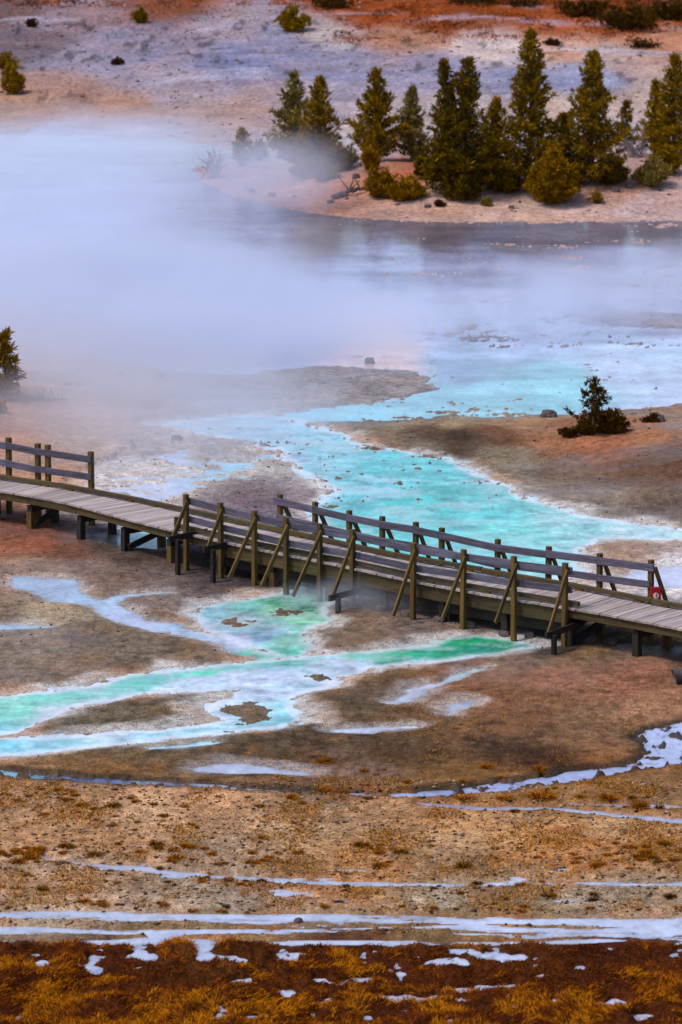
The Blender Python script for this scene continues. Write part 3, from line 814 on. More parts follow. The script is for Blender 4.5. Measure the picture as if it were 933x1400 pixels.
def build_boardwalk():
    base = empty('boardwalk', (0.0, float(on_plane(466, 800)[1]), 0.0))
    tag(base, 'raised wooden boardwalk with two-rail fences crossing the turquoise stream', 'boardwalk')
    NQ, FQ = smooth_edge(near_e), smooth_edge(far_e)
    # planks
    dist = np.concatenate(([0], np.cumsum(np.linalg.norm(np.diff(NQ, axis=0), axis=1))))
    rng = random.Random(3)
    s = 0.6
    stations = []
    while s < dist[-1] - 0.6:
        i = int(np.searchsorted(dist, s))
        p = NQ[i]
        t = NQ[min(i + 20, len(NQ) - 1)] - NQ[max(i - 20, 0)]
        t /= np.linalg.norm(t)
        n = np.array((-t[1], t[0], 0))
        if n[1] < 0: n = -n
        rel = FQ - p
        par = np.abs(rel @ t)
        j = int(np.argmin(par))
        w = float(rel[j] @ n)
        a = Vector(p); b = Vector(p + n * w)
        stations.append((a, b, Vector(t), Vector(n), w))
        ov = 0.05
        v = Vector((0, 0, -0.022 + rng.uniform(-0.003, 0.003)))
        beam('plank', a - Vector(n) * (ov + rng.uniform(0, .015)) + v, b + Vector(n) * (ov + rng.uniform(0, .015)) + v, 0.136, 0.044, M_DECK, base)
        s += 0.146
    # stringers, fascia, cross beams and piles
    step = 11
    for k in range(0, len(stations) - step, step):
        a0, b0, t0, n0, w0 = stations[k]
        a1, b1, t1, n1, w1 = stations[k + step]
        pxa = project(a0.x, a0.y, a0.z)[0]
        deep = 0.30 if 280 < pxa < 770 else 0.17
        dz = Vector((0, 0, -0.047 - deep / 2))
        beam('fascia_board', a0 + n0 * 0.02 + dz, a1 + n1 * 0.02 + dz, 0.045, deep, M_FASCIA, base)
        beam('fascia_board', b0 - n0 * 0.02 + dz, b1 - n1 * 0.02 + dz, 0.045, deep, M_FASCIA, base)
        dz = Vector((0, 0, -0.047 - 0.11))
        for q in (0.33, 0.67):
            beam('joist', a0.lerp(b0, q) + dz, a1.lerp(b1, q) + dz, 0.05, 0.21, M_BEAM, base)
        if deep > 0.2:
            dl = Vector((0, 0, -0.48))
            beam('shade_beam', a0 + n0 * 0.2 + dl, a1 + n1 * 0.2 + dl, 0.09, 0.24, M_BEAM, base)  # dark beam added to give the shaded band below the deck
        lo = -0.047 - 0.30 - 0.075 if deep > 0.2 else -0.047 - 0.22 - 0.075
        c0, c1 = a0 + n0 * 0.06 + Vector((0, 0, lo)), b0 + n0 * -0.06 + Vector((0, 0, lo))
        beam('cross_beam', c0, c1, 0.14, 0.148, M_BEAM, base)
        for q, c in ((0.1, c0), (0.9, c1)):
            p = a0.lerp(b0, q)
            g = float(height(p.x, p.y)[0])
            beam('pile', (p.x, p.y, g - 0.3), (p.x, p.y, DECK + lo - 0.075), 0.15, 0.15, M_BEAM if rng.random() < .7 else M_POST, base, up=t0)
        if k % (2 * step) == 0:
            p, q = a0.lerp(b0, 0.1), a0.lerp(b0, 0.9)
            beam('cross_brace', (p.x, p.y, 0.12) + t0 * 0.12 if False else Vector((p.x, p.y, 0.15)) + t0 * 0.12, Vector((q.x, q.y, DECK + lo - 0.1)) + t0 * 0.12, 0.05, 0.14, M_BEAM, base)
    # kerbs: timber on blocks along both edges
    def kerb(poly, px0, px1, side, seg):
        xs = np.arange(px0, px1, seg)
        for x0 in xs:
            x1 = min(x0 + seg, px1)
            pa, ta = along(poly, x0)
            pb, tb = along(poly, x1 - 0.5)
            n = Vector((-ta.y, ta.x, 0))
            if n.y < 0: n = -n
            off = n * (0.06 * side) + Vector((0, 0, 0.085))
            beam('kerb', pa + off, pb + off, 0.085, 0.09, M_FASCIA, base)
            for q in (0.15, 0.85):
                c = pa.lerp(pb, q) + n * (0.06 * side)
                beam('kerb_block', c + Vector((-0.08, 0, 0.0205)) if False else c - tb * 0.1 + Vector((0, 0, 0.0195)), c + tb * 0.1 + Vector((0, 0, 0.0195)), 0.08, 0.036, M_POST, base)
    kerb(far_e, -150, 1080, -1, 116)
    kerb(near_e, 240, 790, 1, 110)
    # front posts (near edge) and their braces
    front = [(259.5, 675, 236, 740), (307, 687, 285, 754), (353, 698, 314.5, 791), (396, 708, 358.5, 801), (442, 716, 401, 815), (486, 723.5, 453, 821),
             (569, 742, 537, 842), (637.5, 751, 604, 846), (707, 761, 675, 852), (776, 769.5, 745, 872)]
    ftop, fdir = [], []
    for k_, (px, ptop, fx, fy) in enumerate(front):
        p, t = along(near_e, px)
        n = Vector((-t.y, t.x, 0))
        if n.y < 0: n = -n
        p = p - n * 0.10
        h = px_height(p, project(p.x, p.y, p.z)[1] - ptop)
        g = float(height(p.x, p.y)[0])
        beam('post', (p.x, p.y, g - 0.25), (p.x, p.y, DECK + h), 0.10, 0.10, M_POST, base, up=t)
        L = max(0.5, min(1.1, (px - fx) / FPX * p.y / max(0.3, n.x if n.x > 0 else 0.3)))
        foot = p - n * L + t * 0.075
        y0 = project(foot.x, foot.y, DECK)[1]
        fz = DECK - px_height(Vector((foot.x, foot.y, DECK)), fy - y0)
        fz = max(fz, float(height(foot.x, foot.y)[0]) + 0.05)
        top = p + t * 0.075 + Vector((0, 0, h - 0.14)) - n * 0.02
        beam('brace', Vector((foot.x, foot.y, fz)), top, 0.045, 0.095, M_POST, base)
        oz = max(fz + 0.07, float(height(foot.x, foot.y)[0]) + 0.12)
        if k_ in (0, 1, 5, 9):
            beam('outrigger', foot - n * 0.12 + Vector((0, 0, oz - DECK)) + t * 0.05, foot + n * (L + 0.5) + Vector((0, 0, oz - DECK)) + t * 0.05, 0.045, 0.13, M_BEAM, base)
        gz = float(height(foot.x, foot.y)[0])
        if oz - gz > 0.25 and k_ in (0, 1, 5, 9):
            q = foot - n * -0.08 + t * 0.12
            beam('pile', (q.x, q.y, gz - 0.2), (q.x, q.y, oz - 0.02), 0.09, 0.09, M_BEAM, base, up=t)
        ftop.append(p + Vector((0, 0, h)) + n * 0.072)
        fdir.append((t, n))
    def rails(tops, breaks, off, size, ext, parent, push):
        for i0, i1 in breaks:
            a, b = tops[i0], tops[i1]
            d = (b - a).normalized()
            e0 = ext if i0 == 0 else -0.002
            e1 = ext if i1 == len(tops) - 1 else -0.002
            beam('rail', a - d * e0 + Vector((0, 0, off)), b + d * e1 + Vector((0, 0, off)), 0.042, size, M_RAIL, parent)
    rails(ftop, [(0, 1), (1, 2), (2, 3), (3, 4), (4, 5), (5, 6), (6, 7), (7, 8), (8, 9)], -0.17, 0.15, 0.12, base, 1)
    rails(ftop, [(0, 1), (1, 2), (2, 3), (3, 4), (4, 5), (5, 6), (6, 7), (7, 8), (8, 9)], -0.56, 0.14, 0.12, base, 1)
    # far posts
    back = [(378, 675), (427, 686), (473, 697), (518.6, 706), (564, 714), (600, 721), (676, 738), (746, 747), (816, 756), (886, 765)]
    btop = []
    for (px, ptop) in back:
        p, t = along(far_e, px)
        n = Vector((-t.y, t.x, 0))
        if n.y < 0: n = -n
        p = p + n * 0.10
        h = px_height(p, project(p.x, p.y, p.z)[1] - ptop)
        g = float(height(p.x, p.y)[0])
        beam('post', (p.x, p.y, g - 0.25), (p.x, p.y, DECK + h), 0.10, 0.10, M_POST, base, up=t)
        foot = p + n * 0.46 + t * 0.075
        beam('brace', Vector((foot.x, foot.y, DECK - 0.16)), p + t * 0.075 + n * 0.02 + Vector((0, 0, h - 0.16)), 0.045, 0.095, M_POST, base)
        beam('outrigger', foot + n * 0.1 + Vector((0, 0, -0.16)) + t * 0.05, foot - n * 1.1 + Vector((0, 0, -0.16 - 0.25)) + t * 0.05 if False else foot - n * 0.72 + Vector((0, 0, -0.16)) + t * 0.05, 0.045, 0.12, M_BEAM, base)
        btop.append(p + Vector((0, 0, h)) - n * 0.072)
    allb = [(i, i + 1) for i in range(len(btop) - 1)]
    rails(btop, allb, -0.15, 0.15, 0.12, base, -1)
    rails(btop, allb, -0.50, 0.14, 0.02, base, -1)
    # short railing at the far left
    left = [(-125, 583), (-55, 590), (8.6, 599), (48.4, 607), (63, 608), (122, 617)]
    ltop = []
    for (px, ptop) in left:
        p, t = along(far_e, px)
        n = Vector((-t.y, t.x, 0))
        if n.y < 0: n = -n
        p = p + n * 0.10
        h = px_height(p, project(p.x, p.y, p.z)[1] - ptop)
        g = float(height(p.x, p.y)[0])
        beam('post', (p.x, p.y, g - 0.25), (p.x, p.y, DECK + h), 0.11, 0.11, M_POST, base, up=t)
        ltop.append(p + Vector((0, 0, h)) - n * 0.078)
    for off, sz in ((-0.17, 0.15), (-0.58, 0.15)):
        for i0, i1 in ((0, 1), (1, 2), (2, 3), (3, 4), (4, 5)):
            a, b = ltop[i0], ltop[i1]
            d = (b - a).normalized()
            beam('rail', a + d * 0.002 + Vector((0, 0, off)), b - d * (0.002 if i1 < 5 else -0.05) + Vector((0, 0, off)), 0.042, sz, M_RAIL, base)
    # short stub post beside the first front post
    p, t = along(near_e, 243)
    n = Vector((-t.y, t.x, 0)); n = n if n.y > 0 else -n
    p = p - n * 0.02
    beam('stub_post', (p.x, p.y, DECK - 0.2), (p.x, p.y, DECK + 0.3), 0.09, 0.09, M_BEAM, base, up=t)
    return btop

btop = build_boardwalk()

def build_sign():
    """small red warning plate with a white round pictogram, on the brace of the end post"""
    p, t = along(far_e, 897)
    n = Vector((-t.y, t.x, 0)); n = n if n.y > 0 else -n
    d = ray(897, 813)
    c = p + n * 0.12
    s = (c.y) / d[1]
    c = Vector((d[0] * s, d[1] * s, CAM_Z + d[2] * s))
    root = empty('warning_sign', c - Vector((0, 0, 0.21)))
    tag(root, 'small red warning plate with white round pictogram on the end post brace', 'sign')
    red, nt, b = mat_new('red_sign_paint')
    b.inputs['Base Color'].default_value = (*lin((190, 8, 22)), 1); b.inputs['Roughness'].default_value = 0.45
    wht, nt, b = mat_new('white_sign_paint')
    b.inputs['Base Color'].default_value = (0.8, 0.76, 0.68, 1); b.inputs['Roughness'].default_value = 0.5
    blk, nt, b = mat_new('black_sign_paint')
    b.inputs['Base Color'].default_value = (0.03, 0.03, 0.03, 1); b.inputs['Roughness'].default_value = 0.5
    def prism(name, outline, y0, y1, mat):
        k = len(outline)
        V = [(x, y0, z) for x, z in outline] + [(x, y1, z) for x, z in outline]
        F = [tuple(range(k)), tuple(range(2 * k - 1, k - 1, -1))] + [(i, k + i, k + (i + 1) % k, (i + 1) % k) for i in range(k)]
        me = bpy.data.meshes.new(name); me.from_pydata(V, [], F); me.materials.append(mat)
        o = link(name, me, None, root)
        return o
    prism('plate', [(-.105, .06), (.105, .06), (.105, .36), (-.105, .36)], -0.01, 0.01, red)
    prism('top_band', [(-.105, .335), (.105, .335), (.105, .375), (-.105, .375)], -0.03, -0.0115, red)
    prism('pictogram_disc', [(.056 * math.cos(a), .19 + .062 * math.sin(a)) for a in np.linspace(0, 2 * math.pi, 20, endpoint=False)], -0.016, -0.0125, wht)
    prism('pictogram', [(.016, .15), (.03, .16), (.012, .2), (.026, .225), (.014, .24), (-.004, .215), (-.002, .19)], -0.020, -0.017, blk)
build_sign()

# ------------------------------------------------------------------ vegetation
def tube(path, radii, sides=6):
    path = [Vector(p) for p in path]
    V, F = [], []
    for i, p in enumerate(path):
        t = (path[min(i + 1, len(path) - 1)] - path[max(i - 1, 0)]).normalized()
        u = t.cross(Vector((0.3, 1, 0.2))).normalized()
        v = t.cross(u)
        for k in range(sides):
            a = 2 * math.pi * k / sides
            V.append(tuple(p + (u * math.cos(a) + v * math.sin(a)) * radii[i]))
    for i in range(len(path) - 1):
        for k in range(sides):
            F.append((i * sides + k, i * sides + (k + 1) % sides, (i + 1) * sides + (k + 1) % sides, (i + 1) * sides + k))
    return V, F

class MB:
    def __init__(self): self.V, self.F = [], []
    def add(self, V, F):
        o = len(self.V)
        self.V += V
        self.F += [tuple(i + o for i in f) for f in F]
    def mesh(self, name, smooth=True):
        return mesh_np(name, np.array(self.V), np.array(self.F), smooth)

def unit(v):
    return v / (np.linalg.norm(v, axis=1, keepdims=True) + 1e-9)

def needle_mesh(name, C, D, S, col, rng, per=16, length=0.19, width=0.019, spread=0.9):
    """tufts of needles: centres C, main directions D, sizes S, colours col -> one crown mesh"""
    n = len(C)
    C = np.repeat(C, per, 0); D = np.repeat(unit(D), per, 0); S = np.repeat(S, per); K = np.repeat(col, per, 0)
    d = unit(D + rng.normal(0, spread * 0.6, D.shape))
    L = length * S * rng.uniform(0.6, 1.25, len(S))
    side = unit(np.cross(d, rng.normal(0, 1, D.shape)))
    W = (width * S)[:, None]
    b = C + rng.normal(0, 0.25, C.shape) * (length * S)[:, None] * 0.5
    m = b + d * (L * 0.55)[:, None]
    t = b + d * L[:, None]
    V = np.stack((b, m + side * W, t, m - side * W), 1).reshape(-1, 3)
    F = np.arange(len(V)).reshape(-1, 4)
    me = mesh_np(name, V, F)
    K = K * rng.uniform(0.75, 1.25, (len(K), 1))
    add_colour(me, 'tint', np.concatenate((np.repeat(np.clip(K, 0, 1), 4, 0), np.ones((len(V), 1))), 1))
    return me

NEEDLE = {'olive': ((94, 76, 5), (160, 122, 10)), 'dark': ((70, 56, 4), (126, 98, 8)), 'golden': ((104, 76, 5), (160, 116, 8)), 'grey': ((106, 94, 42), (152, 132, 66)), 'redbrown': ((50, 32, 12), (88, 54, 18)), 'deep': ((54, 38, 8), (96, 66, 14))}

def conifer(px, py, top_py, half_px, label, tone='olive', seed=0, lean=0.0, base_frac=0.06, group='pines on the island', name='pine_tree', full=1.0, whorl=0.15, shape=0.85, tuft=1.0, fat=1.0):
    rng = np.random.default_rng(1000 + seed)
    p = at(px, py)
    H = metres(py - top_py, p) / math.cos(math.radians(8))
    R = metres(half_px, p)
    root = empty(name, p - Vector((0, 0, 0.03)))
    tag(root, label, 'tree', group)
    bend = rng.normal(0, 0.02, 2)
    def axis(t):
        return np.array((lean * R * t + bend[0] * H * math.sin(t * 3), bend[1] * H * math.sin(t * 2.5), H * t))
    ts = np.linspace(0, 0.97, 9)
    mb = MB()
    r0 = 0.022 * H + 0.01
    V, F = tube([axis(t) - np.array((0, 0, 0.15 if t == 0 else 0)) for t in ts], [r0 * (1 - t) ** 0.9 + 0.006 for t in ts], 7)
    mb.add(V, F)
    C, D, S, K = [], [], [], []
    c0, c1 = lin(NEEDLE[tone][0]), lin(NEEDLE[tone][1])
    nb = int(H / whorl * 5.6 * full)
    sidebias = rng.uniform(0.82, 1.18, 8)
    for k in range(nb):
        t = base_frac + (0.985 - base_frac) * ((k + rng.uniform(0, .9)) / nb)
        ang = k * 2.399 + rng.normal(0, 0.35)
        prof = 1.22 * (1 - t) ** (shape + 0.16) * min(1.0, 0.72 + (t - base_frac) * 3.0) * (1 + 0.16 * math.sin(t * 23 + sidebias[0] * 9))
        sect = sidebias[int((ang % (2 * math.pi)) / (2 * math.pi) * 8) % 8]
        L = (R * 1.1 * prof * rng.uniform(0.6, 1.18) * sect + 0.05) * (1.0 if rng.random() > 0.07 else 0.5)
        e = math.radians(rng.uniform(-8, 16) + 34 * t)
        o = axis(t)
        dv = np.array((math.cos(ang) * math.cos(e), math.sin(ang) * math.cos(e), math.sin(e)))
        curl = rng.uniform(0.08, 0.3) * L
        pts = [o + dv * L * q + np.array((0, 0, curl * q * q)) for q in (0, 0.5, 1.0)]
        V, F = tube(pts, [0.012 * H / 4 + 0.003, 0.007 * H / 4 + 0.002, 0.003], 3)
        mb.add(V, F)
        nt_ = max(2, int(L / (0.085 * tuft)))
        shade = rng.uniform(0, 1)
        for q in np.linspace(0.18, 1.0, nt_):
            b = o + dv * L * q + np.array((0, 0, curl * q * q))
            latd = np.cross(dv, (0, 0, 1)); latd /= np.linalg.norm(latd) + 1e-9
            lat = rng.normal(0, 0.18) * L * (1.05 - q * 0.6)
            c = b + latd * lat + np.array((0, 0, rng.normal(0.0, 0.03)))
            C.append(c); S.append(rng.uniform(0.7, 1.15) * (0.75 + 0.35 * q) * tuft)
            D.append(dv * 0.7 + latd * np.sign(lat) * 0.5 + np.array((0, 0, 0.55 + 0.3 * t)))
            mix = np.clip(0.55 * shade + 0.45 * rng.uniform(0, 1), 0, 1)
            K.append(c0 * (1 - mix) + c1 * mix)
    for q in np.linspace(0.93, 1.0, 4):
        C.append(axis(q)); D.append(np.array((0, 0, 1.0))); S.append(0.9 * tuft); K.append(c1)
    link('trunk', mb.mesh('trunk'), M_BARK, root)
    me = needle_mesh('crown', np.array(C), np.array(D), np.array(S), np.array(K), rng, per=int(16 * fat), width=0.019 * fat)
    link('crown', me, M_NEEDLE, root)
    return root

def bush(px, py, w_px, h_px, label, tone='olive', seed=0, group='shrubs on the island', name='shrub', dens=1.0, cat='shrub', depth=None):
    rng = np.random.default_rng(3000 + seed)
    p = at(px, py)
    R, H = metres(w_px / 2, p), metres(h_px, p)
    root = empty(name, p - Vector((0, 0, 0.02)))
    tag(root, label, cat, group)
    mb = MB()
    C, D, S, K = [], [], [], []
    c0, c1 = lin(NEEDLE[tone][0]), lin(NEEDLE[tone][1])
    ns = int(14 * dens) + 6
    lobes = rng.uniform(0.65, 1.15, 10)
    for k in range(ns):
        ang = k * 2.399 + rng.normal(0, .3)
        rr = math.sqrt((k + 0.5) / ns)
        hh = H * (1 - 0.62 * rr ** 1.7) * rng.uniform(0.7, 1.05) * lobes[k % 10]
        tip = np.array((math.cos(ang) * R * rr * 0.95, math.sin(ang) * R * rr * 0.95, max(hh, 0.12 * H)))
        midp = np.array((tip[0] * 0.55, tip[1] * 0.55, tip[2] * 0.42))
        V, F = tube([(tip[0] * .12, tip[1] * .12, -0.05), midp, tip], [0.012 + 0.012 * H, 0.012, 0.004], 4)
        mb.add(V, F)
        L = np.linalg.norm(tip)
        nt_ = int(max(5, L / 0.055) * dens)
        shade = rng.uniform(0, 1)
        for q in np.sqrt(rng.uniform(0.04, 1.0, nt_)):
            a = midp * (q / 0.5) if q < 0.5 else midp + (tip - midp) * ((q - 0.5) / 0.5)
            C.append(a + rng.normal(0, 0.09 * R + 0.03, 3) * np.array((1, 1, 0.7)))
            D.append(unit((tip * np.array((1, 1, 0.6)))[None])[0] * 0.7 + np.array((0, 0, 0.6)) + rng.normal(0, .2, 3))
            S.append(rng.uniform(0.7, 1.1))
            mix = np.clip(0.5 * shade + 0.5 * rng.uniform(0, 1), 0, 1)
            K.append(c0 * (1 - mix) + c1 * mix)
    C = np.array(C); C[:, 2] = np.maximum(C[:, 2], 0.02)
    link('stem', mb.mesh('stem'), M_BARK, root)
    sz = min(1.0, max(0.55, H / 0.9))
    link('foliage', needle_mesh('foliage', C, np.array(D), np.array(S) * sz, np.array(K), rng, per=14), M_NEEDLE, root)
    return root

def dead_shrub(px, py, w_px, h_px, label, seed, name='dead_shrub', group=None, mat=None, fallen=False):
    rng = np.random.default_rng(5000 + seed)
    p = at(px, py)
    R, H = metres(w_px / 2, p), metres(h_px, p)
    mb = MB()
    for k in range(34):
        ang = rng.uniform(0, 2 * math.pi)
        rr = rng.uniform(0.2, 1)
        a = np.array((rng.normal(0, .25 * R), rng.normal(0, .25 * R), -0.04))
        tip = np.array((math.cos(ang) * R * rr, math.sin(ang) * R * rr, H * rng.uniform(0.35, 1.05) * (1 - 0.4 * rr)))
        mid = (a + tip) / 2 + rng.normal(0, 0.1 * R, 3)
        V, F = tube([a, mid, tip], [0.022, 0.014, 0.006], 4)
        mb.add(V, F)
        for _ in range(4):
            s = mid + (tip - mid) * rng.uniform(0, 1)
            e = s + np.array((math.cos(ang + rng.normal(0, .8)), math.sin(ang + rng.normal(0, .8)), rng.uniform(0.2, 1.2))) * 0.22 * R
            V, F = tube([s, (s + e) / 2 + rng.normal(0, .02, 3), e], [0.011, 0.008, 0.004], 3)
            mb.add(V, F)
    o = link(name, mb.mesh(name), mat or M_DEAD, None, p)
    tag(o, label, 'shrub', group)
    return o

def dead_log(px0, py0, px1, py1, r, label, lift=0.05, seed=0, mat=None, sides=9, cat='log', branches=5):
    rng = np.random.default_rng(6000 + seed)
    a, b = at(px0, py0), at(px1, py1)
    c = (a + b) / 2
    n = 8
    mb = MB()
    pts = []
    for i in range(n + 1):
        q = a.lerp(b, i / n) - c
        pts.append(q + Vector((0, 0, r * 0.8 + lift * math.sin(i / n * 2.2))) + Vector(rng.normal(0, r * 0.25, 3)))
    V, F = tube(pts, [r * (1 - 0.45 * i / n) for i in range(n + 1)], sides)
    mb.add(V, F)
    # capped ends
    for end, ring in ((0, 0), (n, n)):
        ctr = len(mb.V)
        mb.V.append(tuple(pts[end]))
        for k in range(0, sides):
            mb.F.append((ctr, ring * sides + k, ring * sides + (k + 1) % sides, ctr))
    for k in range(branches):
        i = rng.integers(2, n)
        d = np.array((rng.normal(0, .6), rng.normal(0, .6), rng.uniform(0.4, 1.2))) * r * 6
        V, F = tube([np.array(pts[i]), np.array(pts[i]) + d * .5, np.array(pts[i]) + d + rng.normal(0, .02, 3)], [r * .35, r * .22, r * .1], 4)
        mb.add(V, F)
    V = np.array(mb.V)
    quads = [f for f in mb.F]
    me = bpy.data.meshes.new('log')
    me.from_pydata([tuple(v) for v in V], [], [f if f[3] != f[0] else f[:3] for f in quads])
    for pl in me.polygons: pl.use_smooth = True
    o = link('log', me, mat or M_DEAD, None, c)
    tag(o, label, cat)
    return o

def rock(px, py, w_px, h_px, label, seed=0, group=None, mat=None, flat=1.0, name='rock', depth=0.8):
    rng = np.random.default_rng(7000 + seed)
    p = at(px, py)
    w, h = metres(w_px, p), metres(h_px, p)
    nu, nv = 12, 7
    V, F = [], []
    ph = rng.uniform(0, 6.28, 6)
    for j in range(nv + 1):
        th = math.pi * 0.5 * (j / nv) * 1.15 - 0.25
        for i in range(nu):
            a = 2 * math.pi * i / nu
            r = 1 + 0.16 * math.sin(2 * a + ph[0]) + 0.10 * math.sin(3 * a + ph[1] + j) + 0.06 * math.sin(5 * a + ph[2]) + rng.normal(0, 0.035)
            s, c = math.sin(th), math.cos(th)
            zz = min(s, 0.86 + 0.05 * math.sin(a + ph[3]))
            V.append((w / 2 * r * math.cos(a) * c ** 0.6 if c > 0 else 0, w / 2 * depth * r * math.sin(a) * c ** 0.6 if c > 0 else 0, h * zz))
    for j in range(nv):
        for i in range(nu):
            F.append((j * nu + i, j * nu + (i + 1) % nu, (j + 1) * nu + (i + 1) % nu, (j + 1) * nu + i))
    F.append(tuple(range(nv * nu, nv * nu + nu)))
    me = bpy.data.meshes.new(name)
    me.from_pydata(V, [], F)
    o = link(name, me, mat or M_ROCK, None, p)
    o.rotation_euler = (0, 0, 0)
    tag(o, label, 'rock', group)
    return o

# island pines, left to right
conifer(331, 228, 180, 16, 'small pine in the steam beside grey dead shrub at island tip', 'grey', 1, full=0.8)
conifer(402, 226, 103, 30, 'broad pale pine half veiled by steam, leftmost tall tree on island', 'grey', 2, base_frac=.03, shape=.7)
conifer(439, 234, 109, 27, 'pine with dead branches at its foot, close right of the veiled pine', 'olive', 3, shape=.75)
conifer(515, 222, 98, 35, 'wide conical pine standing alone behind the low orange shrubs', 'olive', 4, shape=.8)
conifer(564, 220, 121, 23, 'slim paler pine with a sharp top between two darker pines', 'grey', 5, shape=.9)
conifer(606, 266, 87, 23, 'narrow dark twin pine, the left one of the pair', 'dark', 6, base_frac=.03, shape=.55)
conifer(640, 268, 83, 34, 'dense dark twin pine, the right one of the pair', 'dark', 7, base_frac=.03, shape=.6)
conifer(678, 244, 138, 20, 'short pine squeezed between dark twins and the tallest pine', 'olive', 8, base_frac=.03, shape=.6)
conifer(721, 258, 45, 40, 'tallest pine on the island with ragged open top', 'olive', 9, base_frac=.03, shape=.72, lean=.08)
conifer(771, 240, 158, 20, 'low young pine tucked left of the broad shouldered pine', 'olive', 10, shape=.7)
conifer(810, 250, 74, 38, 'broad shouldered pine with dense dark olive skirt', 'olive', 11, base_frac=.03, shape=.62)
conifer(856, 205, 141, 15, 'thin scruffy pine behind the broad shouldered pine', 'dark', 12, full=.75, whorl=.2)
conifer(895, 212, 114, 19, 'slender pine above the bleached fallen log', 'olive', 13, shape=.8)
conifer(922, 218, 78, 27, 'tall pine cut by the right picture edge', 'olive', 14, base_frac=.03, shape=.7)
# shrubs on the island
bush(756, 276, 72, 74, 'big rounded golden olive shrub in front of the tallest pine', 'golden', 1, dens=2.6)
bush(520, 270, 42, 44, 'low olive shrub on island shore below the wide conical pine', 'golden', 2, dens=1.5)
bush(556, 272, 52, 30, 'sprawling dark olive shrub left of the dark twin pines', 'golden', 3, dens=1.6)
bush(418, 243, 40, 38, 'yellow green shrub at the foot of the veiled pine', 'olive', 4, dens=1.3)
bush(468, 232, 42, 34, 'olive shrub under grey dead branches', 'olive', 5, dens=1.3)
bush(506, 232, 26, 34, 'golden upright shrub before the wide conical pine', 'golden', 6, dens=1.2)
bush(816, 277, 20, 17, 'little round olive shrub alone on the pale island shore', 'golden', 7)
bush(892, 254, 50, 42, 'hazy grey olive shrub below the bleached log', 'grey', 8, dens=1.3)
bush(666, 281, 14, 16, 'tiny tan shrub on the shore before the dark twin pines', 'grey', 9)
bush(601, 282, 12, 10, 'tiny brown shrub beside the sprawling shrub', 'redbrown', 10)
bush(355, 216, 22, 32, 'thin red brown shrub between small pine and veiled pine', 'redbrown', 11)
bush(690, 262, 44, 40, 'shadowy olive shrub between the twin pines and tallest pine', 'dark', 12, dens=1.4)
bush(780, 250, 40, 42, 'dark shrub linking the tallest and broad shouldered pines', 'dark', 13, dens=1.4)
bush(632, 272, 50, 34, 'dark olive shrub skirting the foot of the twin pines', 'dark', 14, dens=1.6)
bush(660, 252, 54, 56, 'dark thicket filling the gap right of the twin pines', 'dark', 15, dens=1.6)
bush(838, 250, 44, 40, 'dark thicket right of the broad shouldered pine', 'dark', 16, dens=1.4)
bush(584, 244, 36, 36, 'dark thicket left of the narrow twin pine', 'dark', 17, dens=1.4)
bush(910, 236, 46, 40, 'olive thicket at the foot of the edge pine', 'olive', 18, dens=1.4)
bush(443, 246, 40, 28, 'brown thicket below the second pine on the left', 'olive', 19, dens=1.3)
dead_shrub(293, 243, 52, 46, 'grey leafless shrub at the steamy tip of the island', 1)
dead_shrub(462, 224, 46, 40, 'tangle of bleached dead branches right of the second pine', 2)
dead_shrub(868, 215, 44, 34, 'grey brush thicket between the scruffy and slender pines', 3)
dead_shrub(578, 219, 40, 20, 'low grey brush at the foot of the slim paler pine', 4)
dead_log(902, 214, 950, 196, 0.11, 'bleached fallen log leaning under the edge pine', .2, 1)
dead_log(448, 190, 482, 187, 0.07, 'bare grey bough sticking out from the dead tangle', .5, 2)
dead_log(455, 272, 500, 262, 0.10, 'dark driftwood log on the island shore', .05, 3, M_ROCK)
dead_log(640, 262, 680, 258, 0.10, 'grey log lying at the foot of the dark twin pines', .1, 4)
for i, (x, y, w, h) in enumerate([(470, 268, 14, 8), (487, 243, 12, 7), (766, 277, 9, 6), (861, 256, 14, 8), (842, 262, 12, 7), (452, 277, 10, 5), (585, 284, 10, 5), (700, 285, 8, 5), (345, 262, 10, 5), (372, 268, 12, 6)]):
    rock(x, y, w, h, 'small dark stone on the pale island shore', 20 + i, 'stones on the island shore')

# the mound with the small pine
def small_pine():
    px, py = 817, 593
    root = conifer(812, 593, 519, 25, 'small dark pine with knobbly tufts on the orange mound', 'deep', 41, base_frac=.04, group=None, whorl=.16, shape=.6, full=.8, tuft=.6, fat=1.15)
small_pine()
bush(838, 592, 44, 32, 'low dark bushy growth hugging the right foot of small pine', 'deep', 42, group=None, dens=1.4)
bush(800, 594, 36, 22, 'dark low growth at the left foot of the small pine', 'deep', 43, group=None, dens=1.2)
bush(778, 598, 20, 14, 'little grey brown tuft left of the small pine', 'redbrown', 44, group=None)
bush(893, 577, 34, 10, 'low dry brush beside the round dark boulder', 'redbrown', 45, group=None)
rock(750, 569, 27, 11, 'flat topped dark boulder on the mound crest by the pool', 1, depth=.7)
rock(903, 577, 12, 9, 'round dark boulder right of the small pine', 2)
rock(572, 638, 12, 8, 'brown boulder in the turquoise stream edge', 3, mat=M_ROCK_B)
rock(601, 641, 9, 6, 'smaller brown stone right of the stream boulder', 4, mat=M_ROCK_B)
rock(242, 602, 14, 8, 'dark stone on the steamy flat left of turquoise tip', 5, mat=M_ROCK_B)
rock(92, 527, 9, 5, 'left of two little dark stones on pink bank', 6, mat=M_ROCK_B)
rock(107, 527, 8, 5, 'right of two little dark stones on pink bank', 7, mat=M_ROCK_B)
rock(164, 512, 10, 6, 'small stone on the pink bank below the steam', 8, mat=M_ROCK_B)
rock(221, 517, 10, 6, 'small stone at the edge of the steam bank', 9, mat=M_ROCK_B)
